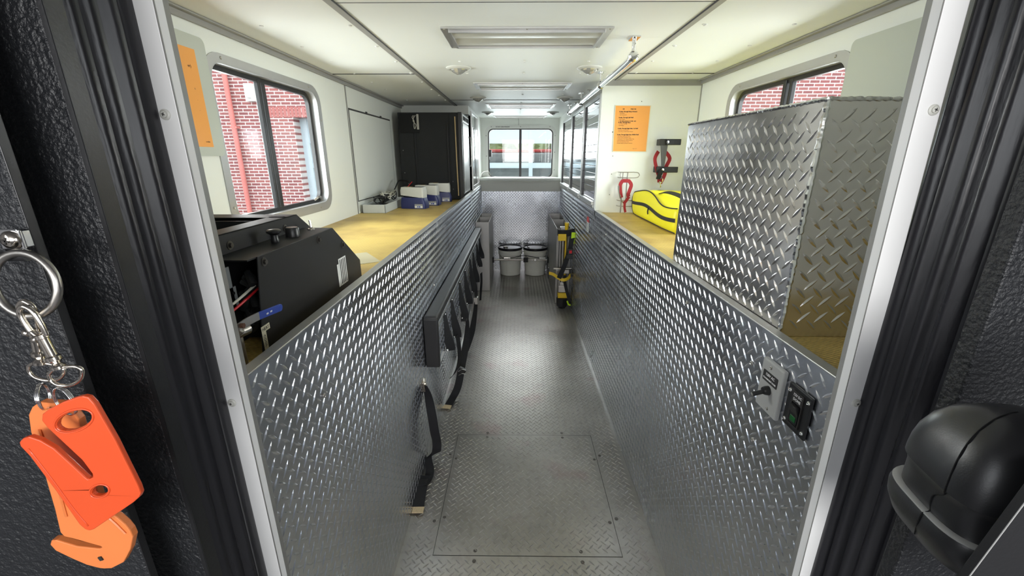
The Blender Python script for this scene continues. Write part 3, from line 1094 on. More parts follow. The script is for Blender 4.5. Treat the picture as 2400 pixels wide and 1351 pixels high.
bm = B(); box(bm, .020, .026, YB - .003, YB, wz1 + .04, ZC); box(bm, .7, .71, YB, YB + .001, 1, 1.1); struct(obj('trim_14', bm, 'alupaint'))
# low rear wall
bm = B(); box(bm, XL - .02, XR + .02, YW, YW + .02, 0, 1.10)
tread(bm, (XL, YW, 0), (1, 0, 0), (0, 0, 1), XR - XL, 1.07, 0.036)
struct(obj('wall_back_lower', bm, 'tread'))
cp = thing('engine_cover_ledge', 'cream painted ledge under the rear window', 'ledge', (.05, YW, 1.06))
bm = B()
vs = [(-.485, YW - .02), (.573, YW - .02), (.56, YB), (-.44, YB)]
prism(bm, vs, lambda a, b, d: (a, b, d), 1.195, 1.228)
obj('ledge_top', bm, 'white', cp, bevel=.006, seg=3)
bm = B(); box(bm, -.485, .575, YW - .012, YW + .02, 1.062, 1.195); box(bm, -.485, .575, YW - .018, YW - .01, 1.175, 1.193); obj('ledge_face', bm, 'battery', cp, bevel=.002)
bm = B(); tube(bm, [(-.475, YW + .05, 1.23), (-.465, YW + .1, 1.27), (-.44, YW + .2, 1.30), (-.39, YW + .3, 1.305), (-.37, YB - .02, 1.27), (-.36, YB - .015, 1.22)], .0035, 6, smooth=5)
tag(obj('thin_cable', bm, 'steel', smooth=True), 'thin grey cable looping over the left end of the rear ledge', 'cable')

# rear-left wall block, with polished door
bm = B()
box(bm, -.50, -.48, 4.62, YB, ZLIP_L, ZC)
box(bm, WL, -.48, 4.46, 4.62, 1.895, ZC)
box(bm, WL, -.48, 4.62, 4.64, ZSL, 1.90)
struct(obj('wall_left_rear', bm, 'white'))
t = thing('polished_door', 'tall polished metal door in an aluminium frame, rear left beyond the refrigerator', 'door', (-.48, 5.0, 1.15))
bm = B(); ring(bm, rrect(4.66, 5.42, 1.15, 1.945, .0005, 1), rrect(4.70, 5.385, 1.185, 1.925, .0005, 1), YZ(-.48), 0, .012); obj('frame', bm, 'alu', t, bevel=.002)
bm = B(); box(bm, -.479, -.474, 4.70, 5.385, 1.185, 1.925); obj('door_panel', bm, 'shine', t)
bm = B(); tube(bm, [(-.468, 4.74, 1.3), (-.455, 4.74, 1.33), (-.455, 4.74, 1.75), (-.468, 4.74, 1.78)], .006, 8, smooth=3); obj('pull_bar', bm, 'chrome', t, smooth=True)
bm = B(); box(bm, -.4725, -.470, 5.05, 5.075, 1.19, 1.92); obj('channel', bm, 'blackp', t)

# refrigerator
t = thing('refrigerator', 'large black refrigerator cabinet on the left shelf', 'refrigerator', (-.8, 4.3, ZSL))
bm = B(); box(bm, -1.08, -.535, 4.06, 4.60, ZSL + .004, 1.875)
obj('cabinet', bm, 'blackd', t, bevel=.004)
bm = B(); box(bm, -.535, -.50, 4.055, 4.605, ZSL + .004, 1.878); obj('door_edge', bm, 'blackp', t, bevel=.003)
bm = B(); box(bm, -.50, -.494, 4.10, 4.58, 1.16, 1.79); obj('door_panel', bm, 'shine2' if False else 'sheet', t, bevel=.003)
bm = B(); box(bm, -.50, -.493, 4.09, 4.59, 1.80, 1.865)
fv = obj('vent_frame', bm, 'alu', t, bevel=.002)
for a in (4.11, 4.35):
    bm = B(); box(bm, -.4935, -.4915, a, a + .21, 1.815, 1.85); obj('vent', bm, 'dark', t)
bm = B(); tube(bm, [(-.49, 4.57, 1.4), (-.475, 4.57, 1.42), (-.475, 4.57, 1.66), (-.49, 4.57, 1.68)], .006, 8, smooth=3); obj('handle', bm, 'chrome', t, smooth=True)
bm = B(); tube(bm, [(-.560, 4.055, 1.84), (-.557, 4.053, 1.5), (-.551, 4.053, 1.14)], .0055, 8, smooth=4); obj('tan_seal_strip', bm, 'tan', t, smooth=True)
bm = B()
box(bm, -.64, -.625, 4.05, 4.06, 1.22, 1.80)
box(bm, -.615, -.608, 4.052, 4.06, 1.22, 1.86)
box(bm, -.94, -.925, 4.052, 4.06, 1.14, 1.72)
obj('side_rib', bm, 'blackm', t, bevel=.003)
bm = B(); box(bm, -1.06, -.89, 4.050, 4.06, 1.70, 1.862); obj('corner_pocket', bm, 'dark', t, bevel=.002)
bm = B(); box(bm, -.905, -.885, 4.040, 4.052, 1.73, 1.86); obj('bracket', bm, 'steel', t, bevel=.002)
bm = B()
for k in range(3):
    q = k * .012
    tube(bm, [(-.935 + q, 4.045, 1.85), (-.945 + q * .7, 4.045, 1.83), (-.925 - q * .5, 4.043, 1.80), (-.935 + q, 4.044, 1.77), (-.93 + q * .3, 4.045, 1.735)], .0018, 6, smooth=5)
obj('wiring', bm, 'wirewhite', t, smooth=True)
for (x, z) in ((-1.05, 1.35), (-1.05, 1.55), (-.60, 1.27), (-.60, 1.2), (-1.02, 1.25)):
    bm = B(); screwhead(bm, (x, 4.06, z), (0, -1, 0), .004, .002); obj('screw', bm, 'steel', t)
bm = B(); tube(bm, [(-.98, 4.03, 1.27), (-1.02, 3.98, 1.22), (-1.06, 3.93, 1.175)], .0035, 6, smooth=4)
tag(obj('red_wire', bm, 'red', smooth=True), 'short red wire sloping out beside the refrigerator above the cable tray', 'wire')

# ------------------------------------------------------------------ cable tray and chargers
t = thing('cable_tray', 'open white plastic tray heaped with tangled cables', 'tray', (-1.0, 3.3, ZSL))
bm = B()
tx0, tx1, ty0, ty1 = -1.125, -.955, 3.07, 3.70
box(bm, tx0, tx1, ty0, ty1, ZSL, ZSL + .006)
box(bm, tx0, tx1, ty0, ty0 + .008, ZSL, ZSL + .062)
box(bm, tx0, tx1, ty1 - .008, ty1, ZSL, ZSL + .062)
box(bm, tx0, tx0 + .008, ty0, ty1, ZSL, ZSL + .062)
box(bm, tx1 - .008, tx1, ty0, ty1, ZSL, ZSL + .062)
obj('tray_body', bm, 'tray', t, bevel=.004)
random.seed(11)
for nm, mt, cnt, lab in (('black_cable_coil', 'blackp', 5, 'tangled black cables lying in the white tray'), ('pale_cable_coil', 'wirewhite', 3, 'tangled pale cables lying on top of the white tray')):
    bm = B()
    for k in range(cnt):
        pts = []
        cx_, cy_ = random.uniform(-1.07, -1.02), random.uniform(3.2, 3.6)
        for q in range(11):
            a = q * 1.25 + k
            pts.append((cx_ + math.cos(a) * random.uniform(.015, .038), cy_ + math.sin(a) * random.uniform(.05, .11), ZSL + .03 + (.06 if mt == 'wirewhite' else .035) + random.uniform(-.02, .045)))
        tube(bm, pts, .0042 if mt == 'blackp' else .0036, 6, smooth=5)
    if mt == 'blackp':
        box(bm, -1.10, -.98, 3.12, 3.3, ZSL + .008, ZSL + .05)
        tube(bm, [(-1.05, 3.6, 1.19), (-1.06, 3.75, 1.24), (-1.05, 3.85, 1.29), (-1.0, 3.95, 1.28)], .006, 6, smooth=5)
        tube(bm, [(-1.0, 3.62, 1.17), (-.99, 3.72, 1.23), (-1.0, 3.84, 1.20), (-.97, 3.9, 1.12)], .005, 6, smooth=5)
    tag(obj(nm, bm, mt, smooth='all'), lab, 'cable')


def charger():
    # footprint centred on the origin: x along length, front towards -y
    t = thing('battery_charger', 'x', 'battery charger', (0, 0, 0), 'battery chargers with batteries on the left shelf')
    L, W = .205, .115
    poly = rrect(-L / 2, L / 2, -W / 2, W / 2, .022, 4)
    bm = B()
    lo = [bm.verts.new((x, y, .0)) for x, y in poly]
    m1 = [bm.verts.new((x * 1.0, y, .034)) for x, y in poly]
    m2 = [bm.verts.new((x * .90 - .004, y * .9, .078)) for x, y in poly]
    nn = len(poly)
    bm.faces.new(lo[::-1]); bm.faces.new(m2)
    for a, b in ((lo, m1), (m1, m2)):
        for i in range(nn):
            j = (i + 1) % nn
            bm.faces.new((a[i], a[j], b[j], b[i]))
    obj('charger_base', bm, 'navy', t, smooth=True, angle=50)
    bm = B()
    top = rrect(-L * .5, L * .44, -W * .40, W * .40, .012, 4)
    lo = [bm.verts.new((x, y, .076 + (.018 if x < 0 else 0))) for x, y in top]
    md = [bm.verts.new((x, y, .128)) for x, y in top]
    hi = [bm.verts.new((x * .94, y * .9, .150)) for x, y in top]
    nn = len(top)
    bm.faces.new(lo[::-1]); bm.faces.new(hi)
    for a, b in ((lo, md), (md, hi)):
        for i in range(nn):
            j = (i + 1) % nn
            bm.faces.new((a[i], a[j], b[j], b[i]))
    bt = obj('battery_pack', bm, 'battery', t, smooth=True, angle=50)
    bm = B(); box(bm, -.01, .075, -.028, .028, .150, .1515); obj('battery_label', bm, 'ink', bt)
    bm = B(); box(bm, -.06, -.02, -.02, .02, .150, .1513); obj('brass_contact', bm, 'tan', bt)
    bm = B(); box(bm, L * .10, L * .42, -W / 2 - .0016, -W / 2 + .0004, .006, .024); lb = obj('front_label', bm, 'whitelabel', t)
    bm = B(); box(bm, L * .20, L * .25, -W / 2 - .0024, -W / 2 - .0014, .011, .019); box(bm, L * .27, L * .33, -W / 2 - .0024, -W / 2 - .0014, .010, .020); obj('mark', bm, 'blue', lb)
    bm = B(); box(bm, L * .10, L * .42, -W / 2 - .0014, -W / 2 + .0006, .027, .034); obj('indicator_strip', bm, 'greyplate', t)
    return t


ch = charger()
spots = [(-.815, 3.40, 'front battery charger with white pack, nearest the camera of three'), (-.755, 3.63, 'middle of three blue battery chargers on the left shelf'), (-.70, 3.92, 'rear battery charger with white pack, closest to the refrigerator')]
for i, (x, y, lb) in enumerate(spots):
    o = ch if i == 0 else copy_tree(ch)
    o.location = (x, y, ZSL + .0005)
    o.scale = (1, 1, 1.1)
    o.rotation_euler = (0, 0, math.radians((-10, -6, 4)[i]))
    o['label'] = lb
    if i == 0:
        pass

# ------------------------------------------------------------------ heater / air conditioner unit
t = thing('air_conditioner', 'black steel air conditioning unit on the near left shelf', 'air conditioner', (-.8, 1.0, ZSL))
fs = lambda a, b, d: (d, a, b)
xs = -.53
bm = B()
prism(bm, [(.790, ZSL + .002), (.83, 1.303), (1.195, 1.303), (1.375, 1.165), (1.375, ZSL + .002)], fs, xs - .003, xs)
obj('side_panel', bm, 'blackm', t, bevel=.001)
bm = B()
box(bm, -.612, xs - .003, .80, 1.195, 1.300, 1.303)
prism(bm, [(1.195, 1.300), (1.195, 1.303), (1.375, 1.166), (1.372, 1.164)], fs, -.612, xs - .003)
box(bm, -.612, xs - .003, 1.372, 1.375, ZSL + .002, 1.166)
obj('control_shelf', bm, 'blackm', t)
bm = B()
prism(bm, [(.62, ZSL + .002), (.62, 1.345), (1.165, 1.345), (1.30, 1.255), (1.36, 1.17), (1.36, ZSL + .002)], fs, -.616, -.612)
prism(bm, [(.62, ZSL + .002), (.62, 1.345), (1.165, 1.345), (1.30, 1.255), (1.36, 1.17), (1.36, ZSL + .002)], fs, -1.09, -1.086)
box(bm, -1.09, -.612, 1.36, 1.363, ZSL + .002, 1.17)
prism(bm, [(1.165, 1.342), (1.165, 1.345), (1.36, 1.172), (1.357, 1.17)], fs, -1.09, -.612)
box(bm, -1.09, -.612, 1.10, 1.165, 1.342, 1.345)
box(bm, -.66, -.612, .62, 1.12, 1.342, 1.345)
box(bm, -1.09, -1.0, .62, 1.12, 1.342, 1.345)
box(bm, -1.05, -.64, .62, 1.13, 1.30, 1.303)
box(bm, -1.05, -.64, 1.055, 1.06, 1.30, 1.342)
obj('tray_housing', bm, 'blackm', t, bevel=.001)
bm = B(); box(bm, -1.05, -.66, .965, .975, 1.303, 1.325); box(bm, -.70, -.695, .62, 1.05, 1.303, 1.325); obj('inner_rim', bm, 'blackm', t)
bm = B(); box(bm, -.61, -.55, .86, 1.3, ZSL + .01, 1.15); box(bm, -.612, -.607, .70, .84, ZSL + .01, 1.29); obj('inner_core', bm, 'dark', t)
bm = B()
random.seed(3)
for k in range(16):
    x_, z_ = random.uniform(-.60, -.565), 1.13 + random.random() * .10
    tube(bm, [(x_, .835 + .02 * random.random(), z_), (x_ + .02, .82 + .03 * random.random(), z_ + .02), (x_, .85, z_ + .035)], .007, 6, smooth=3)
obj('insulation', bm, 'blackd', t, smooth=True)
bm = B(); box(bm, -.603, -.60, .822, .838, 1.193, 1.280); box(bm, -.603, -.60, .822, .847, 1.193, 1.235); br = obj('mounting_bracket', bm, 'tray', t)
bm = B(); lathe(bm, [(.0035, 0), (.0035, .001), (0, .001)], (-.6, .837, 1.222), (1, 0, 0), 12); obj('hole', bm, 'ink', br)
for (nm, px, py, pz, vec) in (('side', xs, .848, 1.288, (1, 0, 0)), ('side', xs, 1.10, 1.286, (1, 0, 0)), ('side', xs, 1.25, 1.242, (1, 0, 0)), ('fl', -.612, .872, 1.318, (1, 0, 0)), ('fl', -.612, 1.095, 1.318, (1, 0, 0))):
    bm = B(); v = Vector(vec); p = Vector((px, py, pz))
    cyl(bm, p, p + v * .0015, .0095, seg=20); cyl(bm, p, p + v * .006, .0055, seg=6)
    obj('bolt', bm, 'bolt', t)
bm = B(); p = (-.576, .98, 1.303)
lathe(bm, [(.0085, 0), (.0095, .006), (.008, .01), (.008, .018), (.016, .024), (.0165, .028), (.013, .031), (0, .032)], p, seg=24)
obj('push_knob', bm, 'blackp', t, smooth=True)
bm = B(); lathe(bm, [(.0165, 0), (.0165, .020), (.0145, .023), (0, .023)], (-.575, 1.06, 1.303), seg=24)
kn = obj('dial_knob', bm, 'blackp', t, smooth=True)
bm = B(); lathe(bm, [(.0130, .0232), (.0130, .0238), (0, .0238)], (-.575, 1.06, 1.303), seg=24); obj('knob_cap', bm, 'steel', kn)
bm = B(); lathe(bm, [(.010, 0), (.010, .002), (.005, .004), (.005, .007), (0, .007)], (-.577, 1.165, 1.303), seg=16)
sw = obj('toggle_switch', bm, 'steel', t, smooth=True)
bm = B(); cyl(bm, (-.577, 1.165, 1.308), (-.580, 1.168, 1.328), .0022, .0032, 10); obj('toggle_lever', bm, 'chrome', sw, smooth=True)
# data plate
bm = B(); box(bm, xs, xs + .0006, 1.205, 1.258, 1.125, 1.207); dp = obj('data_plate', bm, 'whitelabel', t)
bm = B()
for k in range(4):
    box(bm, xs + .0006, xs + .0010, 1.212 + k * .0115, 1.217 + k * .0115, 1.129, 1.203)
obj('data_lines', bm, 'ink', dp)
bm = B(); box(bm, xs, xs + .0005, 1.192, 1.203, 1.125, 1.193); obj('serial_tag', bm, 'whitelabel', t)
# heat / cool tape
bm = B(); box(bm, xs, xs + .0005, .797, .827, 1.147, 1.160); tp = obj('label_tape', bm, 'cream', t)
text('HEAT', .010, (xs + .0005, .799, 1.150), (0, 1, 0), (0, 0, 1), 'ink', t)
bm = B(); box(bm, xs, xs + .0005, .797, .811, 1.104, 1.147); obj('label_tape', bm, 'cream', t)
text('COOL', .010, (xs + .0005, .800, 1.142), (0, 0, -1), (0, 1, 0), 'ink', t)
# valve
v = thing('shutoff_valve', 'steel ball valve with blue lever grip beside the black unit', 'valve', (-.52, .72, 1.19))
bm = B(); cyl(bm, (-.53, .665, 1.185), (-.515, .735, 1.185), .011, seg=16); cyl(bm, (-.52, .70, 1.185), (-.508, .705, 1.197), .010, seg=6); cyl(bm, (-.525, .72, 1.10), (-.522, .715, 1.18), .008)
obj('valve_body', bm, 'steel', v, smooth=True)
bm = B(); ribbon(bm, [(-.508, .700, 1.200), (-.505, .725, 1.203), (-.501, .755, 1.203)], (0, -.2, 1), .016, .002, 3); obj('lever', bm, 'steel', v)
bm = B(); cyl(bm, (-.509, .708, 1.202), (-.501, .708, 1.202), .005, seg=6); obj('nut', bm, 'rust', v)
bm = B()
P0, P1 = Vector((-.503, .752, 1.2025)), Vector((-.498, .822, 1.1955))
ribbon(bm, [P0, P0.lerp(P1, .5), P1], (0, .1, 1), .0155, .0045, 4)
lathe(bm, [(.0077, -.0022), (.0077, .0022), (0, .0022)], P1, (1, 0, 0), 20); gp = obj('lever_grip', bm, 'blue', v, smooth=True, bevel=.001)
bm = B()
for k in range(3):
    box(bm, -.4985, -.4975, .775 + k * .013, .781 + k * .013, 1.1975, 1.2005)
obj('grip_marks', bm, 'whiteink', gp)
for nm, mt, dz, lab in (('red_hose', 'red', .0, 'red hose running into the open end of the black unit'), ('white_hose', 'wirewhite', .012, 'cream hose curving into the open end of the black unit')):
    bm = B(); tube(bm, [(-.60, .62, 1.185 + dz), (-.57, .70, 1.195 + dz), (-.555, .77, 1.212 + dz), (-.55, .85, 1.232 + dz)], .0026, 8, smooth=5)
    tag(obj(nm, bm, mt, smooth=True), lab, 'hose')
bm = B(); box(bm, -.70, -.585, 1.56, 1.76, ZSL + .0002, ZSL + .0012, rot=Matrix.Rotation(.6, 4, 'Z'), piv=(-.64, 1.66, ZSL))
tag(obj('paper_sheet', bm, 'paper'), 'yellowed sheet of paper lying on the left shelf behind the black unit', 'paper')

# ------------------------------------------------------------------ notices
# left: orange page behind a frosted cover
t = thing('notice_sheet', 'orange page behind a frosted cover on the left wall near the door frame', 'notice', (WL, 1.55, 1.5))
bm = B(); prism(bm, rrect(1.30, 1.705, 1.50, 1.905, .022), YZ(WL), .0052, .0072); obj('cover_sheet', bm, 'clear', t)
bm = B(); box(bm, WL + .0072, WL + .0078, 1.36, 1.645, 1.532, 1.858); obj('page', bm, 'orange', t)
for z, s_, sz in ((1.795, 'er)', .014), (1.725, 's.', .010), (1.690, '.', .012), (1.655, '.', .012)):
    text(s_, sz, (WL + .0078, 1.612, z), (0, 1, 0), (0, 0, 1), 'ink', t, align='RIGHT')
text('to date', .007, (WL + .0078, 1.63, 1.548), (0, 1, 0), (0, 0, 1), 'ink', t, align='RIGHT')
# right: frosted blank cover on right wall
bm = B(); prism(bm, rrect(1.30, 1.712, 1.45, 1.895, .02), YZ(WR), -.0072, -.0052)
tag(obj('cover_sheet', bm, 'clear'), 'blank frosted plastic cover sheet on the right wall by the window', 'cover sheet')
# orange page on the partition
t = thing('notice_sheet', 'orange printed page taped to the white partition', 'notice', (.77, YP, 1.53))
bm = B()
vs = [(.6575, 1.532), (.8815, 1.530), (.884, 1.816), (.6555, 1.818)]
prism(bm, vs, XZ(YP), -.0065, -.006); obj('page', bm, 'orange', t)
bm = B(); prism(bm, [(.655, 1.527), (.888, 1.526), (.890, 1.820), (.652, 1.822)], XZ(YP), -.006, -.001); obj('laminate', bm, 'cream', t)
lines = [(1.795, '        L/R                Walk Cab', .009, .0003), (1.779, 'R side, Through Body, Drawers', .0092, .0004), (1.770, '- Saw Blades', .007, 0), (1.760, '- Air Compressor', .007, 0),
         (1.742, 'R side, Through Left Wall', .0092, .0004), (1.732, '- Step Cribbing', .007, 0), (1.720, '+ Air lift systems w/ dbl. ctrl.', .010, .0003), (1.711, 'R side, Through Floor', .0092, .0004),
         (1.702, '- 2 ea. 4x4, 2 ea. 6x6', .007, 0), (1.693, '- 3x4 Wedges', .007, 0), (1.674, 'R side, Through Right Side, Up Shelf', .0092, .0004), (1.664, '- Generator, Junction Box', .007, 0),
         (1.655, '- Chain Saws, Circular Saws, Vacuum', .007, 0), (1.635, 'R side, Through Right Rear, Middle Shelf', .0088, .0004), (1.626, '- Extrication, Small Hand Tools', .007, 0),
         (1.617, '- Power Cutters, Spreader Hoses', .007, 0), (1.608, '- Combination Tool, Adapter Plates, Tips', .007, 0), (1.599, '- Reciprocating Saws, Electric Blowers', .007, 0),
         (1.590, '- Short and Long Hand Tools', .007, 0), (1.581, '- Portable Lights and Electric Winches', .007, 0)]
for z, s_, sz, bo in lines:
    text(s_, sz, (.683 - (1.795 - z) * .03, YP - .0065, z), (1, 0, 0), (0, 0, 1), 'ink', t, bold=bo)
text('Page 1 of 2', .006, (.79, YP - .0065, 1.546), (1, 0, 0), (0, 0, 1), 'ink', t)
# warning sticker on the right lower wall
t = thing('warning_sticker', 'narrow white sticker with a red top on the right tread plate wall', 'sticker', (XR, 3.3, .98))
bm = B(); box(bm, XR - .0026, XR - .0018, 3.25, 3.345, .93, 1.005); obj('white_field', bm, 'whitelabel', t)
bm = B(); box(bm, XR - .0026, XR - .0018, 3.25, 3.345, 1.005, 1.045); obj('red_field', bm, 'redlabel', t)
bm = B()
for k in range(6):
    box(bm, XR - .003, XR - .0025, 3.262, 3.333, .938 + k * .011, .943 + k * .011)
obj('text_lines', bm, 'ink', t)

# ------------------------------------------------------------------ switches on the right wall
t = thing('switch_plate', 'grey switch plate with a black toggle on the right wall near the frame', 'switch', (XR, .81, 1.0))
bm = B(); box(bm, XR - .012, XR - .001, .770, .846, .960, 1.077); pl = obj('cover_plate', bm, 'greyplate', t, bevel=.004, seg=3)
xf = XR - .012
bm = B(); prism(bm, rrect(.783, .835, 1.028, 1.052, .002, 2), YZ(xf), -.0008, 0); obj('name_strip', bm, 'ink', t)
text('120V AC', .0085, (xf - .0008, .809, 1.0425), (0, -1, 0), (0, 0, 1), 'whiteink', t, align='CENTER', bold=.0002)
text('FLUORESCENT DOME', .0046, (xf - .0008, .809, 1.0335), (0, -1, 0), (0, 0, 1), 'whiteink', t, align='CENTER', bold=.0002)
bm = B(); lathe(bm, [(.0105, 0), (.0095, .008), (.0075, .012), (0, .013)], (xf, .808, 1.012), (-1, 0, 0), 20)
cyl(bm, (xf - .008, .808, 1.010), (xf - .030, .812, 1.001), .0045, .0055, 12)
obj('toggle', bm, 'blackp', t, smooth=True)
bm = B(); cyl(bm, (xf - .030, .812, 1.001), (xf - .032, .8124, 1.000), .0035, seg=10); obj('lever_tip', bm, 'steel', t)
for (y, z) in ((.813, 1.064), (.800, .972)):
    bm = B(); screwhead(bm, (xf, y, z), (-1, 0, 0), .004, .002); obj('screw', bm, 'steel', t)
t = thing('rocker_switch', 'black switch panel with green light beside the grey switch plate', 'switch', (XR, .72, 1.0))
bm = B(); box(bm, XR - .007, XR - .001, .688, .757, .972, 1.066); obj('cover_plate', bm, 'blackp', t, bevel=.003, seg=3)
xf = XR - .007
bm = B(); ring(bm, rrect(.706, .738, .985, 1.058, .002, 2), rrect(.7085, .7355, .9875, 1.034, .002, 2), YZ(xf), -.003, 0); obj('bezel', bm, 'ink', t)
text('12V DC', .0075, (xf - .003, .722, 1.0480), (0, -1, 0), (0, 0, 1), 'whiteink', t, align='CENTER', bold=.0001)
text('DOME', .0075, (xf - .003, .722, 1.0385), (0, -1, 0), (0, 0, 1), 'whiteink', t, align='CENTER', bold=.0001)
bm = B(); prism(bm, [(.990, -.001), (.990, -.004), (1.012, -.004), (1.030, -.010), (1.031, -.001)], lambda a, b, d: (xf + b, d, a), .711, .733)
rk = obj('rocker', bm, 'blackp', t, bevel=.001)
bm = B(); box(bm, xf - .0052, xf - .0040, .714, .729, .9955, 1.007); obj('green_lens', bm, 'green', rk, bevel=.001)
for (y, z) in ((.696, 1.052), (.749, 1.050), (.696, .985), (.749, .984)):
    bm = B(); screwhead(bm, (xf, y, z), (-1, 0, 0), .0042, .0025); obj('screw', bm, 'chrome', t, smooth=True)

# ------------------------------------------------------------------ tread plate box on the right shelf
bx0, bx1, by0, by1, bz0, bz1 = .587, 1.14, .865, 1.535, ZSR + .001, 1.603
t = thing('storage_box', 'large welded tread plate box on the right shelf', 'metal box', ((bx0 + bx1) / 2, (by0 + by1) / 2, bz0))
bm = B()
box(bm, bx0, bx1, by0, by1, bz0, bz1)
tread(bm, (bx0, by1, bz0), (0, -1, 0), (0, 0, 1), by1 - by0, bz1 - bz0, .0375, .038, .0085, .0022)
tread(bm, (bx0, by0, bz0), (1, 0, 0), (0, 0, 1), bx1 - bx0, bz1 - bz0, .0375, .038, .0085, .0022)
tread(bm, (bx0, by0, bz1), (1, 0, 0), (0, 1, 0), bx1 - bx0, by1 - by0, .0375, .038, .0085, .0022)
obj('box_body', bm, 'treadbox', t, bevel=0)
bm = B()
random.seed(5)


def weld(p0, p1, r):
    p0, p1 = Vector(p0), Vector(p1)
    L = (p1 - p0).length
    n = int(L / .006)
    pts = [p0.lerp(p1, i / n) + Vector((random.uniform(-1, 1), random.uniform(-1, 1), random.uniform(-1, 1))) * .0006 for i in range(n + 1)]
    tube(bm, pts, [r * (1 + .35 * math.sin(i * 2.1) * random.random()) for i in range(n + 1)], 8)


weld((bx0, by0, bz0), (bx0, by0, bz1), .0055)
weld((bx0, by0, bz1), (bx0, by1, bz1), .004)
weld((bx0, by0, bz1), (bx1, by0, bz1), .004)
obj('weld_seam', bm, 'chrome', t, smooth=True)

# ------------------------------------------------------------------ yellow bag
t = thing('duffel_bag', 'bright yellow zipped equipment bag with black piping on the right shelf', 'bag', (1.0, 2.6, ZSR))


def bagpt(u, v, w):
    # u along x 0..1, v along y 0..1, w up 0..1
    x = .795 + u * .385
    y = 2.12 + v * .84
    h = .150 + .012 * math.sin(v * 3.0) - .022 * (1 - u) * math.sin(v * 5.5) + .012 * noise.noise(Vector((u * 3, v * 4, 1)))
    return Vector((x, y, ZSR + .003 + w * h))


bm = B()
nx_, ny_, nz_ = 16, 30, 8
bmesh.ops.create_grid(bm, x_segments=1, y_segments=1, size=0.1)
bm.clear()
grid = {}


def gv(i, j, k):
    key = (i, j, k)
    if key not in grid:
        u, v_, w_ = i / nx_, j / ny_, k / nz_
        # super-ellipsoid rounding
        a, b_, c_ = 2 * u - 1, 2 * v_ - 1, 2 * w_ - 1
        def sq(p, q, r, s=.16):
            return p * math.sqrt(max(0, 1 - s * q ** 4 - s * r ** 4))
        a2, b2, c2 = sq(a, b_, c_, .09), sq(b_, a, c_, .05), sq(c_, a, b_, .11)
        if w_ == 0:
            c2 = -1 + .05 * (1 - abs(c2))
        p = bagpt((a2 + 1) / 2, (b2 + 1) / 2, (c2 + 1) / 2)
        p += Vector((-.012 * math.sin(v_ * 9) * w_ * (1 - u), 0, -.012 * w_ * math.sin(v_ * 7 + 1) * (1 - u)))
        p.z = max(p.z, ZSR + .002)
        grid[key] = bm.verts.new(p)
    return grid[key]


for i in range(nx_):
    for j in range(ny_):
        for k in (0, nz_):
            bm.faces.new((gv(i, j, k), gv(i + 1, j, k), gv(i + 1, j + 1, k), gv(i, j + 1, k)))
for i in range(nx_):
    for k in range(nz_):
        for j in (0, ny_):
            bm.faces.new((gv(i, j, k), gv(i + 1, j, k), gv(i + 1, j, k + 1), gv(i, j, k + 1)))
for j in range(ny_):
    for k in range(nz_):
        for i in (0, nx_):
            bm.faces.new((gv(i, j, k), gv(i, j + 1, k), gv(i, j + 1, k + 1), gv(i, j, k + 1)))
edge_top = [gv(0, j, nz_).co.copy() for j in range(0, ny_ + 1, 2)]
edge_end = [gv(i, ny_, nz_).co.copy() for i in range(0, nx_ + 1, 2)]
edge_bot = [gv(0, j, 0).co.copy() for j in range(0, ny_ + 1, 2)]
zipl = [gv(0, j, 4).co.copy() + Vector((-.002, 0, 0)) for j in range(0, ny_ + 1, 2)]
vert_l = [gv(0, ny_, k).co.copy() for k in range(0, nz_ + 1, 2)]
topline = [gv(int(3 + 3 * math.sin(j * .25)), j, nz_).co.copy() + Vector((0, 0, .001)) for j in range(10, ny_ + 1, 2)]
obj('bag_body', bm, 'bag', t, smooth='all')
bm = B(); tube(bm, edge_top, .0035, 6, smooth=3); tube(bm, edge_end, .0035, 6, smooth=3); tube(bm, [p + Vector((0, 0, .003)) for p in edge_bot], .0035, 6, smooth=3); tube(bm, vert_l, .003, 6, smooth=2)
obj('piping', bm, 'bagtrim', t, smooth='all')
bm = B(); ribbon(bm, zipl, (0, 0, 1), .02, .003, 3); obj('zipper', bm, 'bagtrim', t)
bm = B(); tube(bm, [zipl[8], zipl[8] + Vector((-.01, -.02, -.02)), zipl[8] + Vector((-.012, -.035, -.035))], .004, 6, smooth=3); obj('zip_pull', bm, 'bagtrim', t, smooth=True)
bm = B(); ribbon(bm, [(.86, 2.62, ZSR + .155), (.865, 2.54, ZSR + .178), (.875, 2.44, ZSR + .186), (.89, 2.3, ZSR + .175), (.90, 2.22, ZSR + .150)], (1, 0, .3), .03, .005, 5); obj('carry_handle', bm, 'bagtrim', t, smooth=True)

# ------------------------------------------------------------------ harness brackets on the partition
t = thing('tool_bracket', 'black double clip bracket with red strap on the white partition', 'bracket', (.97, YP, 1.3))
bm = B(); prism(bm, [(.958, 1.58), (1.006, 1.58), (.996, 1.42), (.980, 1.42)], XZ(YP), -.072, -.060); obj('back_plate', bm, M['darkplate'], t, bevel=.002)
bm = B()
for z, x0 in ((1.588, .95), (1.412, .945)):
    box(bm, x0, x0 + .05, YP - .075, YP - .002, z - .02, z + .02)
obj('clamp_block', bm, 'vinyl', t, bevel=.003)
bm = B()
for z, x0 in ((1.588, .99), (1.412, .99)):
    box(bm, x0, x0 + .095, YP - .09, YP - .07, z - .019, z + .019)
obj('clip_arm', bm, 'blackp', t, bevel=.004)
bm = B()
for z, x0 in ((1.588, 1.0), (1.412, .985)):
    lathe(bm, [(.009, 0), (.009, .003), (0, .004)], (x0 - .004, YP - .09, z), (0, -1, 0), 14)
obj('rivet', bm, 'chrome', t)
bm = B()
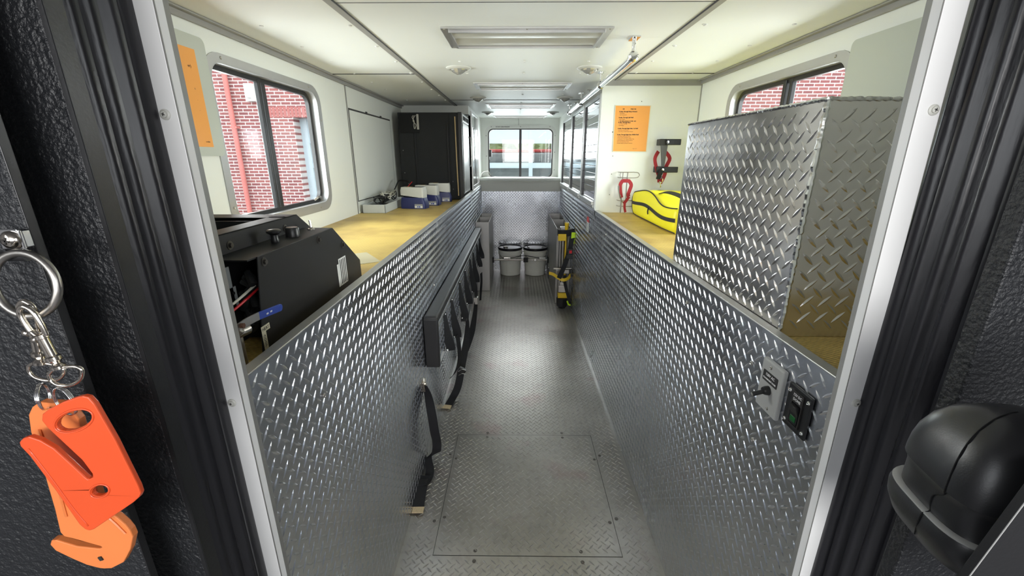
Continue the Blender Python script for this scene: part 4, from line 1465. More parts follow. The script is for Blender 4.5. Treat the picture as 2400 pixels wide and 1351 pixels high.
ribbon(bm, [(.960, YP - .03, 1.53), (.935, YP - .05, 1.485), (.945, YP - .06, 1.43), (.965, YP - .07, 1.37), (.975, YP - .06, 1.33)], (1, .3, .2), .024, .003, 5)
ribbon(bm, [(1.004, YP - .03, 1.53), (1.034, YP - .05, 1.485), (1.012, YP - .06, 1.43), (1.005, YP - .07, 1.38), (.985, YP - .06, 1.32)], (1, -.3, -.2), .024, .003, 5)
rs = obj('red_strap', bm, 'redweb', t, smooth=True)
bm = B(); ribbon(bm, [(.975, YP - .095, 1.41), (.965, YP - .09, 1.38), (.960, YP - .08, 1.35)], (1, 0, 0), .03, .004, 4); obj('black_strap', bm, 'web', t)
bm = B(); tube(bm, [(.975, YP - .08, 1.37), (.99, YP - .085, 1.35), (.985, YP - .08, 1.325), (.975, YP - .07, 1.335), (.985, YP - .07, 1.31), (.985, YP - .065, 1.295)], .0035, 6, smooth=4); obj('snap_clip', bm, 'chrome', t, smooth=True)

t = thing('wire_rack', 'grey wire bottle rack with red strap on the white partition by the aisle', 'rack', (.76, YP, 1.12))
bm = B()
y_ = YP - .05
r_ = .0028


def loop(z0, z1, x0, x1, yf):
    tube(bm, [(x0, YP, z0), (x0 + .01, y_, z0), (x1 - .02, y_, z0), (x1, y_, z0 + (z1 - z0) * .35), (x1, y_, z0 + (z1 - z0) * .65), (x1 - .02, y_, z1), (x0 + .01, y_, z1), (x0, YP, z1)], r_, 8, smooth=4)


loop(1.358, 1.394, .705, .838, 0)
loop(1.165, 1.203, .71, .825, 0)
for x in (.728, .760):
    tube(bm, [(x, y_, 1.394), (x, y_ + .01, 1.3), (x + .003, y_ + .01, 1.2), (x + .003, y_ + .01, 1.12)], .0035, 8)
tube(bm, [(.715, y_, 1.394), (.71, y_, 1.376), (.718, y_, 1.358)], r_, 8, smooth=3)
obj('wire_frame', bm, 'steel', t, smooth=True)
bm = B()
ribbon(bm, [(.730, y_ - .006, 1.342), (.712, y_ - .01, 1.312), (.716, y_ - .01, 1.27), (.726, y_ - .01, 1.225)], (1, 0, .15), .024, .003, 5)
ribbon(bm, [(.765, y_ - .006, 1.342), (.787, y_ - .01, 1.312), (.778, y_ - .01, 1.27), (.772, y_ - .01, 1.25), (.775, y_ - .008, 1.232)], (1, 0, -.15), .024, .003, 5)
ribbon(bm, [(.728, y_ - .006, 1.338), (.748, y_ - .009, 1.338), (.768, y_ - .006, 1.338)], (0, 0, 1), .024, .003, 3)
ribbon(bm, [(.778, y_ - .012, 1.232), (.757, y_ - .015, 1.20), (.742, y_ - .015, 1.185)], (.5, 0, -.5), .02, .003, 4)
ribbon(bm, [(.752, y_ - .015, 1.198), (.752, y_ - .015, 1.16), (.762, y_ - .01, 1.125)], (1, 0, 0), .016, .003, 4)
obj('red_strap', bm, 'redweb', t, smooth=True)
bm = B(); tube(bm, [(.722, y_ - .015, 1.232), (.705, y_ - .015, 1.26), (.697, y_ - .015, 1.30), (.703, y_ - .015, 1.302), (.708, y_ - .015, 1.25), (.722, y_ - .015, 1.215), (.738, y_ - .015, 1.19)], .003, 6, smooth=4); obj('snap_clip', bm, 'steel', t, smooth=True)

# ------------------------------------------------------------------ grab rail
t = thing('grab_rail', 'long chrome grab rail hung under the ceiling on the right', 'grab rail', (.50, 3.2, ZC))
bm = B(); tube(bm, [(.494, 1.985, 1.902), (.497, 2.1, 1.9), (.505, 3.2, 1.905), (.512, 4.45, 1.908)], .0165, 16); obj('rail', bm, 'chrome', t, smooth=True)
for (y) in (2.0, 2.75, 3.60, 4.40):
    x = .494 + (y - 2) * .007
    bm = B()
    box(bm, x - .018, x + .018, y - .035, y + .035, ZC - .005, ZC)
    cyl(bm, (x, y, ZC - .005), (x, y, ZC - .04), .009, .007, 12)
    cyl(bm, (x, y, ZC - .04), (x, y, 1.905), .007, .015, 12)
    lathe(bm, [(0, -.022), (.014, -.02), (.0215, -.01), (.0215, .01), (.014, .02), (0, .022)], (x, y, 1.903), (0, 1, 0), 20)
    obj('rail_bracket', bm, 'chrome', t, smooth=True, angle=35)

# ------------------------------------------------------------------ open sheet metal bins
for (x0, x1, y0, y1, lab) in ((XL + .003, -.305, 4.635, 5.40, 'open-topped sheet metal bin on the left of the two buckets'), (.41, XR - .003, 4.22, 5.40, 'long open-topped sheet metal bin on the right of the two buckets')):
    bm = B()
    th = .004
    box(bm, x0, x0 + th, y0, y1, .002, .80)
    box(bm, x1 - th, x1, y0, y1, .002, .80)
    box(bm, x0 + th, x1 - th, y0, y0 + th, .002, .80)
    box(bm, x0 + th, x1 - th, y1 - th, y1, .002, .80)
    box(bm, x0 + th, x1 - th, y0 + th, y1 - th, .002, .01)
    box(bm, x0 + th, x1 - th, (y0 + y1) / 2 - .002 + .12, (y0 + y1) / 2 + .002 + .12, .01, .79)
    tag(obj('sheet_metal_bin', bm, 'sheet', bevel=.001), lab, 'bin')

# ------------------------------------------------------------------ buckets


def bucket(x, y, lab, mk):
    t = thing('bucket', lab, 'bucket', (x, y, 0), 'white buckets at the rear wall')
    bm = B()
    lathe(bm, [(0, .003), (.128, .003), (.132, .008), (.146, .27), (.1465, .272), (.154, .275), (.154, .282), (.148, .286), (.148, .300), (.155, .303), (.155, .311), (.149, .315), (.150, .335), (.155, .338), (.156, .350)], (x, y, 0), seg=48)
    obj('pail', bm, 'bucket', t, smooth=True, angle=30)
    bm = B()
    lathe(bm, [(.157, .336), (.160, .345), (.160, .366), (.156, .370), (.150, .370), (.147, .360), (.05, .361), (0, .362)], (x, y, 0), seg=48)
    ld = obj('lid', bm, 'lid', t, smooth=True, angle=30)
    bm = B()
    if mk:
        lathe(bm, [(.03, .361), (.03, .372), (.026, .375), (0, .375)], (x - .06, y - .03, 0), seg=20)
        obj('spout_cap', bm, 'steel', ld, smooth=True)
    else:
        for s in (-1, 1):
            tube(bm, [(x + s * .08, y - .05, .364), (x + s * .11, y + .01, .366), (x + s * .10, y + .06, .364)], .004, 6, smooth=4)
        obj('lid_ridge', bm, 'greyplate', ld, smooth=True)
    bm = B(); tube(bm, [(x + .153, y - .01, .30), (x + .13, y - .085, .265), (x + .05, y - .155, .225), (x - .05, y - .157, .225), (x - .13, y - .085, .265), (x - .153, y - .01, .30)], .003, 6, smooth=6)
    h = obj('bail_handle', bm, 'steel', t, smooth=True)
    bm = B(); tube(bm, [(x + .03, y - .158, .222), (x - .03, y - .16, .222)], .008, 8); obj('hand_grip', bm, 'blackp', h, smooth=True)


bucket(-.082, 5.395, 'left white bucket with black lid and a spout cap', True)
bucket(.248, 5.395, 'right white bucket with plain black lid beside the bin', False)
t = thing('restraint_bar', 'metal restraint bar across the two buckets between the bins', 'bar', (.05, 5.19, .22))
bm = B(); tube(bm, [(-.303, 5.205, .235), (.10, 5.205, .235)], .0125, 12); tube(bm, [(.14, 5.205, .235), (.405, 5.205, .235)], .0105, 12); obj('bar_tube', bm, 'steel', t, smooth=True)
bm = B(); box(bm, .09, .15, 5.185, 5.222, .205, .26); box(bm, -.305, -.285, 5.18, 5.23, .20, .27); box(bm, .39, .41, 5.18, 5.23, .20, .27); obj('bar_bracket', bm, 'blackm', t, bevel=.003)
bm = B(); ribbon(bm, [(-.17, 5.20, .262), (-.05, 5.19, .266), (.06, 5.20, .285), (.12, 5.2, .29), (.2, 5.2, .275), (.3, 5.195, .262)], (0, 1, 0), .022, .004, 5); obj('tie_strap', bm, 'web', t)
for q in ((-.16, -.07, 5.182, 5.192, .256, .270), (.29, .37, 5.182, 5.192, .255, .268), (.23, .25, 5.188, 5.195, .222, .25)):
    bm = B(); box(bm, *q); obj('buckle', bm, 'chrome', t, bevel=.002)

# ------------------------------------------------------------------ rescue strut strapped in front of the right bin
t = thing('hydraulic_ram_pole', 'tall steel pole tool with yellow fittings, strapped to the right bin', 'rescue tool', (.47, 4.12, 0))
yy = 4.09
bm = B()
for x, r in ((.435, .012), (.462, .016), (.49, .014), (.512, .009)):
    tube(bm, [(x, yy, .17), (x, yy, .80)], r, 12)
obj('shaft', bm, 'steel', t, smooth=True)
bm = B(); tube(bm, [(.487, yy - .025, .34), (.485, yy - .025, .84)], .009, 10); obj('yellow_rod', bm, 'yellow', t, smooth=True)
bm = B(); box(bm, .43, .505, yy - .03, yy + .03, .745, .84); box(bm, .44, .48, yy - .055, yy - .03, .755, .80); cyl(bm, (.47, yy - .05, .795), (.545, yy - .05, .797), .012)
obj('head_block', bm, 'steel', t, bevel=.004)
bm = B(); cyl(bm, (.487, yy - .03, .80), (.487, yy - .04, .86), .014, .019, 14); cyl(bm, (.487, yy - .04, .86), (.487, yy - .042, .885), .020, .021, 14); obj('yellow_knob', bm, 'yellow', t, smooth=True)
bm = B(); box(bm, .425, .52, yy - .035, yy + .03, .17, .245); box(bm, .44, .5, yy - .03, yy + .02, .245, .28); obj('foot_block', bm, 'steel', t, bevel=.006)
bm = B(); box(bm, .425, .52, yy - .045, yy + .035, .115, .168); obj('yellow_collar', bm, 'yellow', t, bevel=.004)
bm = B()
lathe(bm, [(0, .002), (.038, .002), (.055, .025), (.060, .112), (0, .113)], (.472, yy - .01, 0), seg=8)
obj('black_boot', bm, 'blackp', t, bevel=.002)
bm = B(); tube(bm, [(.37, yy - .04, .425), (.55, yy - .04, .427)], .008, 8); box(bm, .395, .54, yy - .05, yy - .02, .375, .415); obj('cross_clamp', bm, 'steel', t, bevel=.003)
bm = B()
ribbon(bm, [(.325, yy - .06, .385), (.37, yy - .075, .375), (.42, yy - .10, .345), (.47, yy - .115, .33), (.52, yy - .09, .345), (.55, yy - .05, .385)], (0, .15, 1), .030, .006, 5)
obj('yellow_rubber_strap', bm, 'yellow', t, smooth=True)
bm = B(); box(bm, .315, .325, yy - .07, yy - .05, .33, .44); box(bm, .525, .552, yy - .07, yy - .01, .345, .42); obj('strap_anchor', bm, 'blackp', t, bevel=.003)
t = thing('strap_belt', 'black buckle strap with lime patch and red button around the pole tool', 'strap', (.47, 4.05, .7))
bm = B()
ribbon(bm, [(.57, yy + .02, .80), (.555, yy - .06, .80), (.50, yy - .075, .79), (.45, yy - .07, .785), (.41, yy - .05, .785), (.405, yy, .79)], (0, 0, 1), .062, .004, 5)
obj('wrap_strap', bm, 'web', t, smooth=True)
bm = B(); box(bm, .403, .482, yy - .085, yy - .0795, .715, .782); obj('yellow_pad', bm, 'yellow', t, bevel=.004)
bm = B()
ribbon(bm, [(.545, yy - .08, .82), (.540, yy - .09, .76), (.530, yy - .10, .70), (.520, yy - .105, .64), (.50, yy - .115, .57), (.475, yy - .12, .49), (.450, yy - .12, .42), (.42, yy - .125, .35)], (1, 0, .25), .044, .004, 5)
ribbon(bm, [(.50, yy - .05, .36), (.505, yy - .05, .28), (.53, yy - .06, .2), (.56, yy - .07, .13), (.575, yy - .08, .08)] if False else [(.49, yy - .05, .36), (.49, yy - .05, .28), (.51, yy - .06, .2), (.53, yy - .07, .13), (.54, yy - .08, .07)], (1, 0, .3), .030, .003, 5)
obj('hanging_strap', bm, 'web', t, smooth=True)
bm = B(); box(bm, .528, .562, yy - .095, yy - .084, .69, .80, rot=Matrix.Rotation(.06, 4, 'Y'), piv=(.545, yy, .75)); obj('lime_patch', bm, 'lime', t, bevel=.001)
bm = B(); tube(bm, [(.515, yy - .085, .10), (.53, yy - .095, .065), (.55, yy - .095, .06)], .008, 8, smooth=4); obj('lime_tab', bm, 'lime', t, smooth=True)
bm = B(); box(bm, .495, .550, yy - .122, yy - .100, .585, .645); box(bm, .480, .545, yy - .126, yy - .108, .545, .585); bk = obj('buckle', bm, 'blackp', t, bevel=.004)
bm = B(); box(bm, .512, .537, yy - .128, yy - .121, .600, .630); obj('red_button', bm, 'red', bk, bevel=.003)

# ------------------------------------------------------------------ padded strap panel on the left
t = thing('padded_restraint_board', 'padded board with black vinyl edge and strap row on the left wall', 'restraint board', (XL, 3.2, .48))
py0, py1, pz0, pz1, pxf = 1.89, 4.56, .485, .755, -.387
bm = B(); box(bm, XL + .003, pxf, py0 + .01, py1, pz0 + .004, pz1 - .03)
tread(bm, (pxf, py0 + .01, pz0), (0, 1, 0), (0, 0, 1), py1 - py0 - .02, pz1 - pz0 - .03)
obj('board', bm, 'tread', t)
bm = B(); box(bm, XL + .002, pxf + .004, py0, py1, pz1 - .045, pz1); obj('top_padding', bm, 'vinyl', t, bevel=.014, seg=4, smooth=True)
bm = B(); box(bm, XL + .002, pxf + .003, py0 - .006, py0 + .03, pz0 - .003, pz1 - .012); obj('end_padding', bm, 'vinyl', t, bevel=.006, seg=3, smooth=True)
bm = B(); box(bm, pxf, pxf + .005, py0 + .03, py1, pz1 - .052, pz1 - .043); obj('edge_bead', bm, 'alu', t)
ys = [2.10, 2.34, 2.70, 3.0, 3.36, 3.62, 3.98, 4.27]
for k, y in enumerate(ys):
    # each strap is a webbing loop bulging out of the board
    bm = B()
    lng = (.215, .245, .265, .265, .29, .28, .23, .215)[k]
    out = (.026, .030, .034, .032, .034, .032, .03, .028)[k]
    z1 = pz1 - .062
    ribbon(bm, [(pxf + .003, y, z1), (pxf + .006, y - .006, z1 - lng * .25), (pxf + .5 * out, y - .012, z1 - lng * .55), (pxf + out, y - .012, z1 - lng * .85), (pxf + out, y - .01, z1 - lng)],
           [(.05, 1, 0), (.25, 1, 0), (.6, .8, 0), (1, .5, 0), (1, .4, 0)], .05, .006, 5)
    st_ = obj('strap_loop', bm, 'web', t, smooth=True)
    bm = B()
    screwhead(bm, (pxf + .004, y, z1 - .006), (1, 0, 0), .006, .004)
    screwhead(bm, (pxf + out * .5, y - .03, z1 - lng + .012), (.3, -1, 0), .006, .004)
    obj('stud', bm, 'chrome', st_, smooth=True)


def belt(name, lab, parts, ends, extra=None):
    t = thing(name, lab, 'strap', parts[0][0][0] if not isinstance(parts[0][0][0], (int, float)) else parts[0][0])
    return t


t = thing('hanging_strap', 'long black strap hanging from the board with frayed tan end on the floor', 'strap', (-.37, 2.3, .02))
bm = B()
ribbon(bm, [(-.352, 2.72, .45), (-.345, 2.74, .36), (-.35, 2.66, .25), (-.365, 2.52, .15), (-.38, 2.42, .06), (-.405, 2.36, .016), (-.425, 2.27, .008)],
       [(.25, 1, 0), (.4, .9, 0), (.7, .7, 0), (.9, .3, 0), (1, .1, 0), (1, 0, 0), (1, 0, 0)], .048, .003, 6)
obj('webbing', bm, 'web', t, smooth=True)
bm = B()
ribbon(bm, [(-.355, 2.32, .47), (-.350, 2.34, .36), (-.36, 2.36, .26), (-.39, 2.38, .18), (-.42, 2.36, .15)], [(.3, 1, 0)] * 5, .048, .003, 5)
obj('webbing', bm, 'web', t, smooth=True)
bm = B(); ribbon(bm, [(-.425, 2.275, .009), (-.431, 2.24, .009)], (1, 0, 0), .049, .0042, 3); obj('frayed_end', bm, 'fray', t)
bm = B(); box(bm, -.375, -.325, 2.42, 2.445, .15, .185, rot=Matrix.Rotation(.5, 4, 'Y'), piv=(-.35, 2.43, .17)); box(bm, -.385, -.345, 2.70, 2.745, .40, .455); obj('buckle', bm, 'blackp', t, bevel=.004)
bm = B(); tube(bm, [(-.375, 2.42, .165), (-.35, 2.415, .185), (-.325, 2.42, .175)], .0025, 6, smooth=3); tube(bm, [(-.37, 2.40, .15), (-.35, 2.395, .165), (-.325, 2.40, .158)], .0025, 6, smooth=3); obj('wire_bar', bm, 'chrome', t, smooth=True)
t = thing('hanging_strap', 'short black strap with a steel slide hanging behind the long one, under the board', 'strap', (-.36, 3.3, .1))
bm = B()
ribbon(bm, [(-.345, 3.36, .42), (-.34, 3.36, .34), (-.35, 3.30, .22), (-.37, 3.2, .10), (-.40, 3.02, .03), (-.425, 2.92, .010)], [(.3, 1, 0), (.4, 1, 0), (.6, .8, 0), (.9, .4, 0), (1, .2, 0), (1, 0, 0)], .05, .003, 5)
obj('webbing', bm, 'web', t, smooth=True)
bm = B()
ribbon(bm, [(-.34, 3.9, .42), (-.34, 3.9, .33), (-.345, 3.86, .24), (-.35, 3.84, .16)], (.3, 1, 0), .05, .003, 5)
obj('webbing', bm, 'web', t, smooth=True)
bm = B(); box(bm, -.36, -.325, 3.33, 3.38, .30, .36); obj('steel_slide', bm, 'steel', t, bevel=.003)

t = thing('wall_strap', 'black strap anchored low on the left wall, trailing to a frayed end', 'strap', (-.44, 1.7, 0))
bm = B()
ribbon(bm, [(-.446, 1.80, .43), (-.43, 1.79, .38), (-.412, 1.76, .30), (-.402, 1.755, .20), (-.398, 1.77, .13), (-.402, 1.775, .075), (-.415, 1.79, .04), (-.432, 1.80, .030)],
       [(.5, -.5, 0), (.8, -.4, 0), (1, -.1, 0), (1, 0, 0), (1, 0, 0), (1, .2, 0), (1, .6, .1), (.6, 1, .2)], .045, .003, 6)
ribbon(bm, [(-.432, 1.80, .030), (-.445, 1.77, .035), (-.438, 1.735, .03), (-.425, 1.70, .018), (-.422, 1.66, .012), (-.432, 1.62, .012), (-.438, 1.58, .03), (-.440, 1.615, .036)],
       [(.6, 1, .2), (1, .6, .6), (1, .1, .5), (1, .1, .2), (1, 0, 0), (1, 0, 0), (1, 0, 0), (1, 0, 0)], .042, .003, 6)
ribbon(bm, [(-.434, 1.645, .030), (-.436, 1.58, .028), (-.434, 1.52, .018), (-.430, 1.47, .009)], (1, .08, 0), .048, .003, 5)
obj('webbing', bm, 'web', t, smooth=True)
bm = B(); ribbon(bm, [(-.430, 1.475, .010), (-.429, 1.442, .012)], (1, .1, 0), .049, .0044, 3); obj('frayed_end', bm, 'fray', t)
bm = B(); box(bm, XL, XL + .012, 1.785, 1.825, .40, .46, rot=Matrix.Rotation(.3, 4, 'X'), piv=(XL, 1.80, .43)); cyl(bm, (XL + .01, 1.80, .44), (XL + .018, 1.80, .44), .008, seg=8); obj('anchor_plate', bm, 'nickel', t, bevel=.002)

# ------------------------------------------------------------------ cab: key ring cluster on the left
t = thing('wall_ring', 'large grey steel ring hung from a clip on the black wall at left', 'ring', (-.39, .33, 1.45))
bm = B(); prism(bm, rrect(-.4255, -.4065, 1.4250, 1.4430, .002, 2), XZ(.345), -.010, -.007); box(bm, -.4240, -.4080, .338, .345, 1.427, 1.441); obj('clip_plate', bm, 'chrome', t, bevel=.001)
bm = B(); lathe(bm, [(.0078, 0), (.0075, .002), (.005, .0042), (0, .0048)], (-.4145, .335, 1.4340), (0, -1, 0), 20); sc = obj('screw', bm, 'nickel', t, smooth=True)
bm = B()
for a in (15, 105):
    box(bm, -.4175, -.4115, .3298, .3304, 1.4334, 1.4346, rot=Matrix.Rotation(math.radians(a), 4, 'Y'), piv=(-.4145, .33, 1.434))
obj('cross_slot', bm, 'ink', sc)
bm = B(); cyl(bm, (-.440, .330, 1.4215), (-.396, .327, 1.4225), .0040, seg=14); obj('hinge_barrel', bm, 'blackp', t, smooth=True)
rc, rr_ = Vector((-.3955, .318, 1.4010)), .0255
bm = B()
pts = []
for k in range(40):
    a = 2 * math.pi * k / 40
    pts.append(rc + Vector((math.cos(a) * rr_ * 1.02, math.sin(a) * .004, math.sin(a) * rr_)))
tube(bm, pts, .0031, 12, closed=True)
obj('ring', bm, M['ringsteel'] if 'ringsteel' in M else 'steel', t, smooth='all')


def snap_hook(ox, oz, oy, lean, lab):
    """swivel snap hook hanging from the ring; local origin at the top of the hook, z down"""
    t = thing('snap_hook', lab, 'snap hook', (ox, oy, oz), 'swivel snap hooks on the ring')
    Rm = Matrix.Translation((ox, oy, oz)) @ Matrix.Rotation(lean, 4, 'Y') @ Matrix.Scale(1.2, 4)

    def T(p):
        return Rm @ Vector(p)
    bm = B()
    # hook loop
    pts = [T((.0035, 0, -.020)), T((.0040, 0, -.010)), T((.0025, 0, -.001)), T((-.002, 0, .002)), T((-.006, 0, -.001)), T((-.0065, 0, -.008)), T((-.0055, 0, -.016))]
    tube(bm, pts, .0020, 10, smooth=5)
    tube(bm, [T((-.0055, 0, -.015)), T((-.003, 0, -.019)), T((0, 0, -.022))], .0018, 8, smooth=3)
    obj('hook', bm, 'nickel', t, smooth='all')
    bm = B()
    pr = [(.0030, -.018), (.0036, -.0185), (.0036, -.021), (.0030, -.0215), (.0030, -.034), (.0042, -.035), (.0042, -.0375), (.0030, -.039), (.0022, -.040), (.0042, -.042), (.0042, -.044), (0, -.0445)]
    lathe(bm, [(0, -.0204)] + [(a * 1.2, b * 1.2) for a, b in pr], T((0, 0, 0)), (Rm.to_3x3() @ Vector((0, 0, 1))), 16)
    obj('barrel', bm, 'nickel', t, smooth=True, angle=30)
    bm = B()
    lathe(bm, [(0, 0), (.0030, .0004), (.0034, .003), (.0024, .0052), (0, .006)], T((-.0028, 0, -.0215)), Rm.to_3x3() @ Vector((-1, 0, .1)), 12)
    obj('thumb_stud', bm, 'nickel', t, smooth=True)
    bm = B()
    # D-shaped eye
    dpts = [T((-.0095, 0, -.0475)), T((-.004, 0, -.0440)), T((.004, 0, -.0435)), T((.0125, 0, -.0445)), T((.0150, 0, -.0480)), T((.0105, 0, -.0545)), T((.0015, 0, -.0575)), T((-.0065, 0, -.0560)), T((-.0100, 0, -.0520))]
    sm = smoothpts(dpts + [dpts[0]], 4)[:-1]
    tube(bm, sm, .0015, 8, closed=True)
    obj('eye', bm, 'nickel', t, smooth='all')
    return T((.0, 0, -.0575))


e1 = snap_hook(-.3905, 1.3865, .311, math.radians(8), 'left of the two nickel snap hooks on the grey ring')
e2 = snap_hook(-.3840, 1.3855, .304, math.radians(-9), 'right of the two nickel snap hooks, with the wider eye loop')


def split_ring(c, r, tilt, lab):
    t = thing('split_ring', lab, 'split ring', c, 'split rings holding the orange cutters')
    bm = B()
    pts = []
    for k in range(56):
        a = 2 * math.pi * k / 24
        pts.append(Vector(c) + Matrix.Rotation(tilt, 3, 'Z') @ Vector((math.cos(a) * r, (k / 56 - .5) * .0022, math.sin(a) * r)))
    tube(bm, pts, .0007, 6)
    obj('coil', bm, 'chrome', t, smooth='all')


split_ring((-.3950, .302, 1.3080), .0110, -1.02, 'split ring holding the pale orange cutter')
split_ring((-.3680, .2935, 1.3090), .0125, -.30, 'split ring holding the red-orange card cutter')

from mathutils.geometry import tessellate_polygon


def holed_plate(bm, outer, holes, y0, y1):
    loops = [[Vector((p[0], p[1], 0)) for p in L] for L in [outer] + holes]
    tris = tessellate_polygon(loops)
    flat = [p for L in loops for p in L]
    A = [bm.verts.new((p.x, y0, p.y)) for p in flat]
    Bv = [bm.verts.new((p.x, y1, p.y)) for p in flat]
    for tri in tris:
        bm.faces.new([A[i] for i in tri]); bm.faces.new([Bv[i] for i in tri[::-1]])
    k = 0
    for L in loops:
        n = len(L)
        for i in range(n):
            j = (i + 1) % n
            bm.faces.new((A[k + i], A[k + j], Bv[k + j], Bv[k + i]))
        k += n


# pale orange hook cutter (behind)
t = thing('strap_cutter', 'pale orange hooked strap cutter hanging behind the red-orange one', 'strap cutter', (-.40, .305, 1.30), 'orange strap cutters')
outl = [(-.393, 1.301), (-.402, 1.302), (-.410, 1.297), (-.416, 1.289), (-.420, 1.272), (-.421, 1.245), (-.424, 1.219), (-.427, 1.188), (-.431, 1.160), (-.429, 1.155), (-.416, 1.151), (-.398, 1.1440), (-.3965, 1.1420), (-.399, 1.1400), (-.421, 1.1430), (-.438, 1.1505), (-.443, 1.1500), (-.446, 1.1445), (-.443, 1.137), (-.430, 1.127), (-.418, 1.119), (-.410, 1.116), (-.402, 1.1145), (-.395, 1.115), (-.381, 1.123), (-.370, 1.139), (-.363, 1.155), (-.3635, 1.163), (-.366, 1.170), (-.371, 1.178), (-.382, 1.192), (-.380, 1.22), (-.376, 1.262), (-.374, 1.285), (-.378, 1.297), (-.385, 1.3005)]
bm = B()
holed_plate(bm, outl, [], .303, .3095)
obj('cutter_body', bm, 'paleorange', t, bevel=.0010, seg=2)
bm = B(); box(bm, -.4030, -.3995, .3020, .3032, 1.1265, 1.1310, rot=Matrix.Rotation(-.3, 4, 'Y'), piv=(-.40, .302, 1.129)); obj('blade_pin', bm, 'ink', t)
bm = B(); tube(bm, [(-.4105, .3025, 1.275), (-.4125, .3025, 1.235), (-.4180, .3025, 1.180)], .0012, 6); tube(bm, [(-.385, .3025, 1.190), (-.374, .3025, 1.172), (-.368, .3025, 1.160)], .0012, 6)
obj('moulded_rib', bm, 'paleorange', t, smooth=True)

# red-orange card cutter (front) with slot, oval holes
t = thing('strap_cutter', 'red-orange flat card strap cutter with oval holes, hanging in front', 'strap cutter', (-.37, .29, 1.30), 'orange strap cutters')
outl = [(-.349, 1.317), (-.344, 1.318), (-.340, 1.317), (-.337, 1.311), (-.330, 1.277), (-.3235, 1.229), (-.3235, 1.222), (-.326, 1.218), (-.333, 1.212), (-.377, 1.1815), (-.381, 1.1800), (-.385, 1.1820), (-.388, 1.187), (-.397, 1.224), (-.407, 1.260), (-.4115, 1.270), (-.411, 1.274), (-.407, 1.2775), (-.401, 1.2795), (-.393, 1.276), (-.384, 1.268), (-.375, 1.253), (-.367, 1.239), (-.365, 1.2365), (-.3605, 1.2385), (-.3595, 1.2425), (-.364, 1.257), (-.373, 1.272), (-.3825, 1.288), (-.3850, 1.295), (-.3825, 1.301), (-.376, 1.3055), (-.362, 1.3125)]


def in_hole(cx_, cz_, ra, rb, ang, n=20):
    return [(cx_ + math.cos(2 * math.pi * k / n) * ra * math.cos(ang) - math.sin(2 * math.pi * k / n) * rb * math.sin(ang),
             cz_ + math.cos(2 * math.pi * k / n) * ra * math.sin(ang) + math.sin(2 * math.pi * k / n) * rb * math.cos(ang)) for k in range(n)]


bm = B()
h1 = in_hole(-.3585, 1.2950, .0175, .0075, math.radians(25))
h2 = in_hole(-.3585, 1.2245, .0085, .0048, math.radians(30))
holed_plate(bm, outl, [h1, h2], .2870, .2915)
obj('cutter_body', bm, 'redorange', t, bevel=.0011, seg=2)
bm = B()
for (cx_, cz_, ra, rb, an) in ((-.3585, 1.2950, .0190, .0090, 25), (-.3585, 1.2245, .0100, .0062, 30)):
    L = in_hole(cx_, cz_, ra, rb, math.radians(an), 28)
    tube(bm, [(p[0], .2870, p[1]) for p in L], .0009, 6, closed=True)
tube(bm, [(-.4050, .2870, 1.2680), (-.3950, .2870, 1.2350), (-.3870, .2870, 1.2050), (-.3800, .2870, 1.1860)], .0007, 6, smooth=4)
obj('raised_rim', bm, 'redorange', t, smooth='all')

# ------------------------------------------------------------------ cab: rounded black shell on the right
t = thing('domed_black_housing', 'domed black plastic housing with lipped base at lower right', 'housing', (.432, .325, 1.17))
cx_, cy_ = .4235, .3050
hc = (cx_, cy_, 1.228)
RT = math.radians(-11)
axis = Vector((-.06, .02, 1)).normalized()
prof_d = [(.0495, 0), (.0492, .006), (.0480, .016), (.0450, .029), (.0395, .042), (.0310, .053), (.0190, .061), (.0080, .0645), (0, .065)]
bm = B(); sqlathe(bm, prof_d, hc, axis, RT); obj('dome', bm, 'shell', t, smooth='all')
bm = B(); sqlathe(bm, [(.0495, .0005), (.0478, -.002), (.0470, -.008), (.0478, -.030), (.0490, -.034)], hc, axis, RT); obj('band', bm, 'shell', t, smooth=True, angle=60)
bm = B(); sqlathe(bm, [(.0475, -.0298), (.0532, -.0302), (.0550, -.036), (.0545, -.048), (.0500, -.062), (.0440, -.068), (0, -.069)], hc, axis, RT); lp = obj('lip', bm, 'shell', t, smooth=True, angle=50)
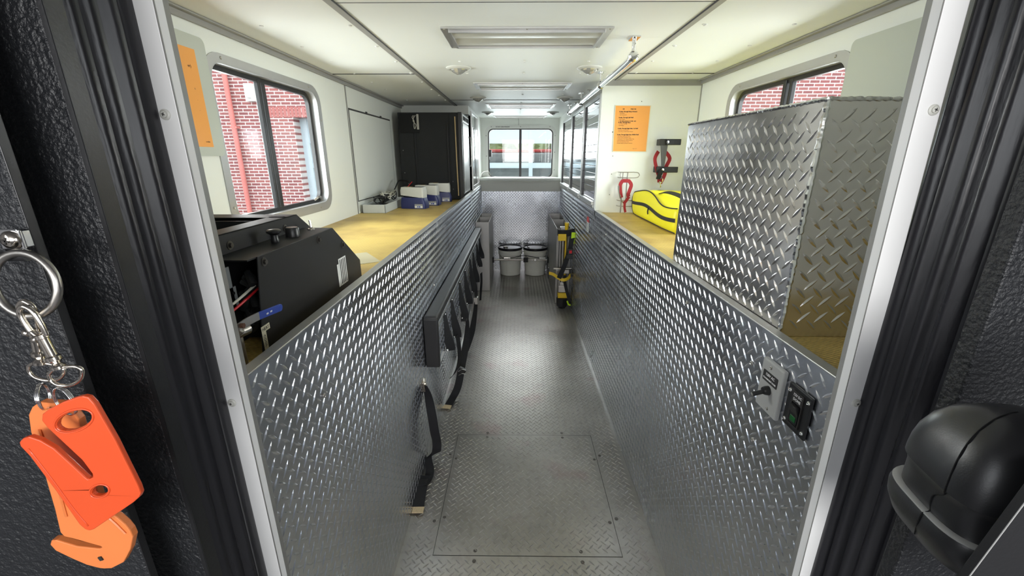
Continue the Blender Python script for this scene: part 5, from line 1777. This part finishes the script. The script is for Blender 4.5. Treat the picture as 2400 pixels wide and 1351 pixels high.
bm = B(); sqlathe(bm, [(.0478, -.0296), (.0530, -.0297), (.0536, -.0308), (.0520, -.0315)], hc, axis, RT); obj('rim_highlight', bm, 'greyplate', lp, smooth='all')  # pale grey ring paints the highlight along the lip's rim
# moulded seam running over the shell
bm = B()
b0 = Vector(hc)
uu = Vector((math.cos(RT), math.sin(RT), 0)); uu = (uu - axis * uu.dot(axis)).normalized(); vv = axis.cross(uu)


def on(r, h, tdeg, lift=.0003):
    t_ = math.radians(tdeg)
    q = (abs(math.cos(t_)) ** 3.6 + abs(math.sin(t_)) ** 3.6) ** (-1 / 3.6)
    return b0 + axis * h * 1.05 + (uu * math.cos(t_) + vv * math.sin(t_)) * (r * 1.05 * q + lift)


tube(bm, [on(r, h, 196 + 6 * (r / .0495)) for r, h in reversed(prof_d)], .0005, 6, smooth=4)
tube(bm, [on(.0495, .0, 202), on(.0472, -.006, 200), on(.0474, -.013, 191), on(.0476, -.022, 190), on(.0478, -.029, 192), on(.0535, -.031, 192), on(.0552, -.038, 192), on(.0520, -.058, 188)], .0006, 6, smooth=4)
obj('mould_seam', bm, 'dark', t, smooth='all')
# black slanted console panel in the lower right corner
bm = B()
prism(bm, [(.338, 1.322), (.3025, 1.165), (.2820, 1.07), (.52, 1.07), (.52, 1.36)], XZ(.220), 0, .006)
t = thing('console_panel', 'flat black panel with a slanted edge in the lower right corner', 'panel', (.35, .22, 1.07))
obj('panel_sheet', bm, 'blackp', t, bevel=.0008)
bm = B(); tube(bm, [(.3382, .2200, 1.322), (.3027, .2200, 1.165), (.2822, .2200, 1.07)], .0004, 6); obj('edge_bead', bm, 'greyplate', t, smooth=True)  # thin grey tube stands in for the whitish highlight along the edge
# small split ring at the right edge of the view
t = thing('wall_ring', 'small chrome ring at the right edge above the domed housing', 'ring', (.355, .25, 1.36))
bm = B()
tube(bm, [Vector((.3545, .25, 1.357)) + Vector((math.cos(a) * .0095, math.sin(a) * .003, math.sin(a) * .0115)) for a in [2 * math.pi * k / 32 for k in range(32)]], .0011, 8, closed=True)
obj('ring', bm, 'chrome', t, smooth='all')
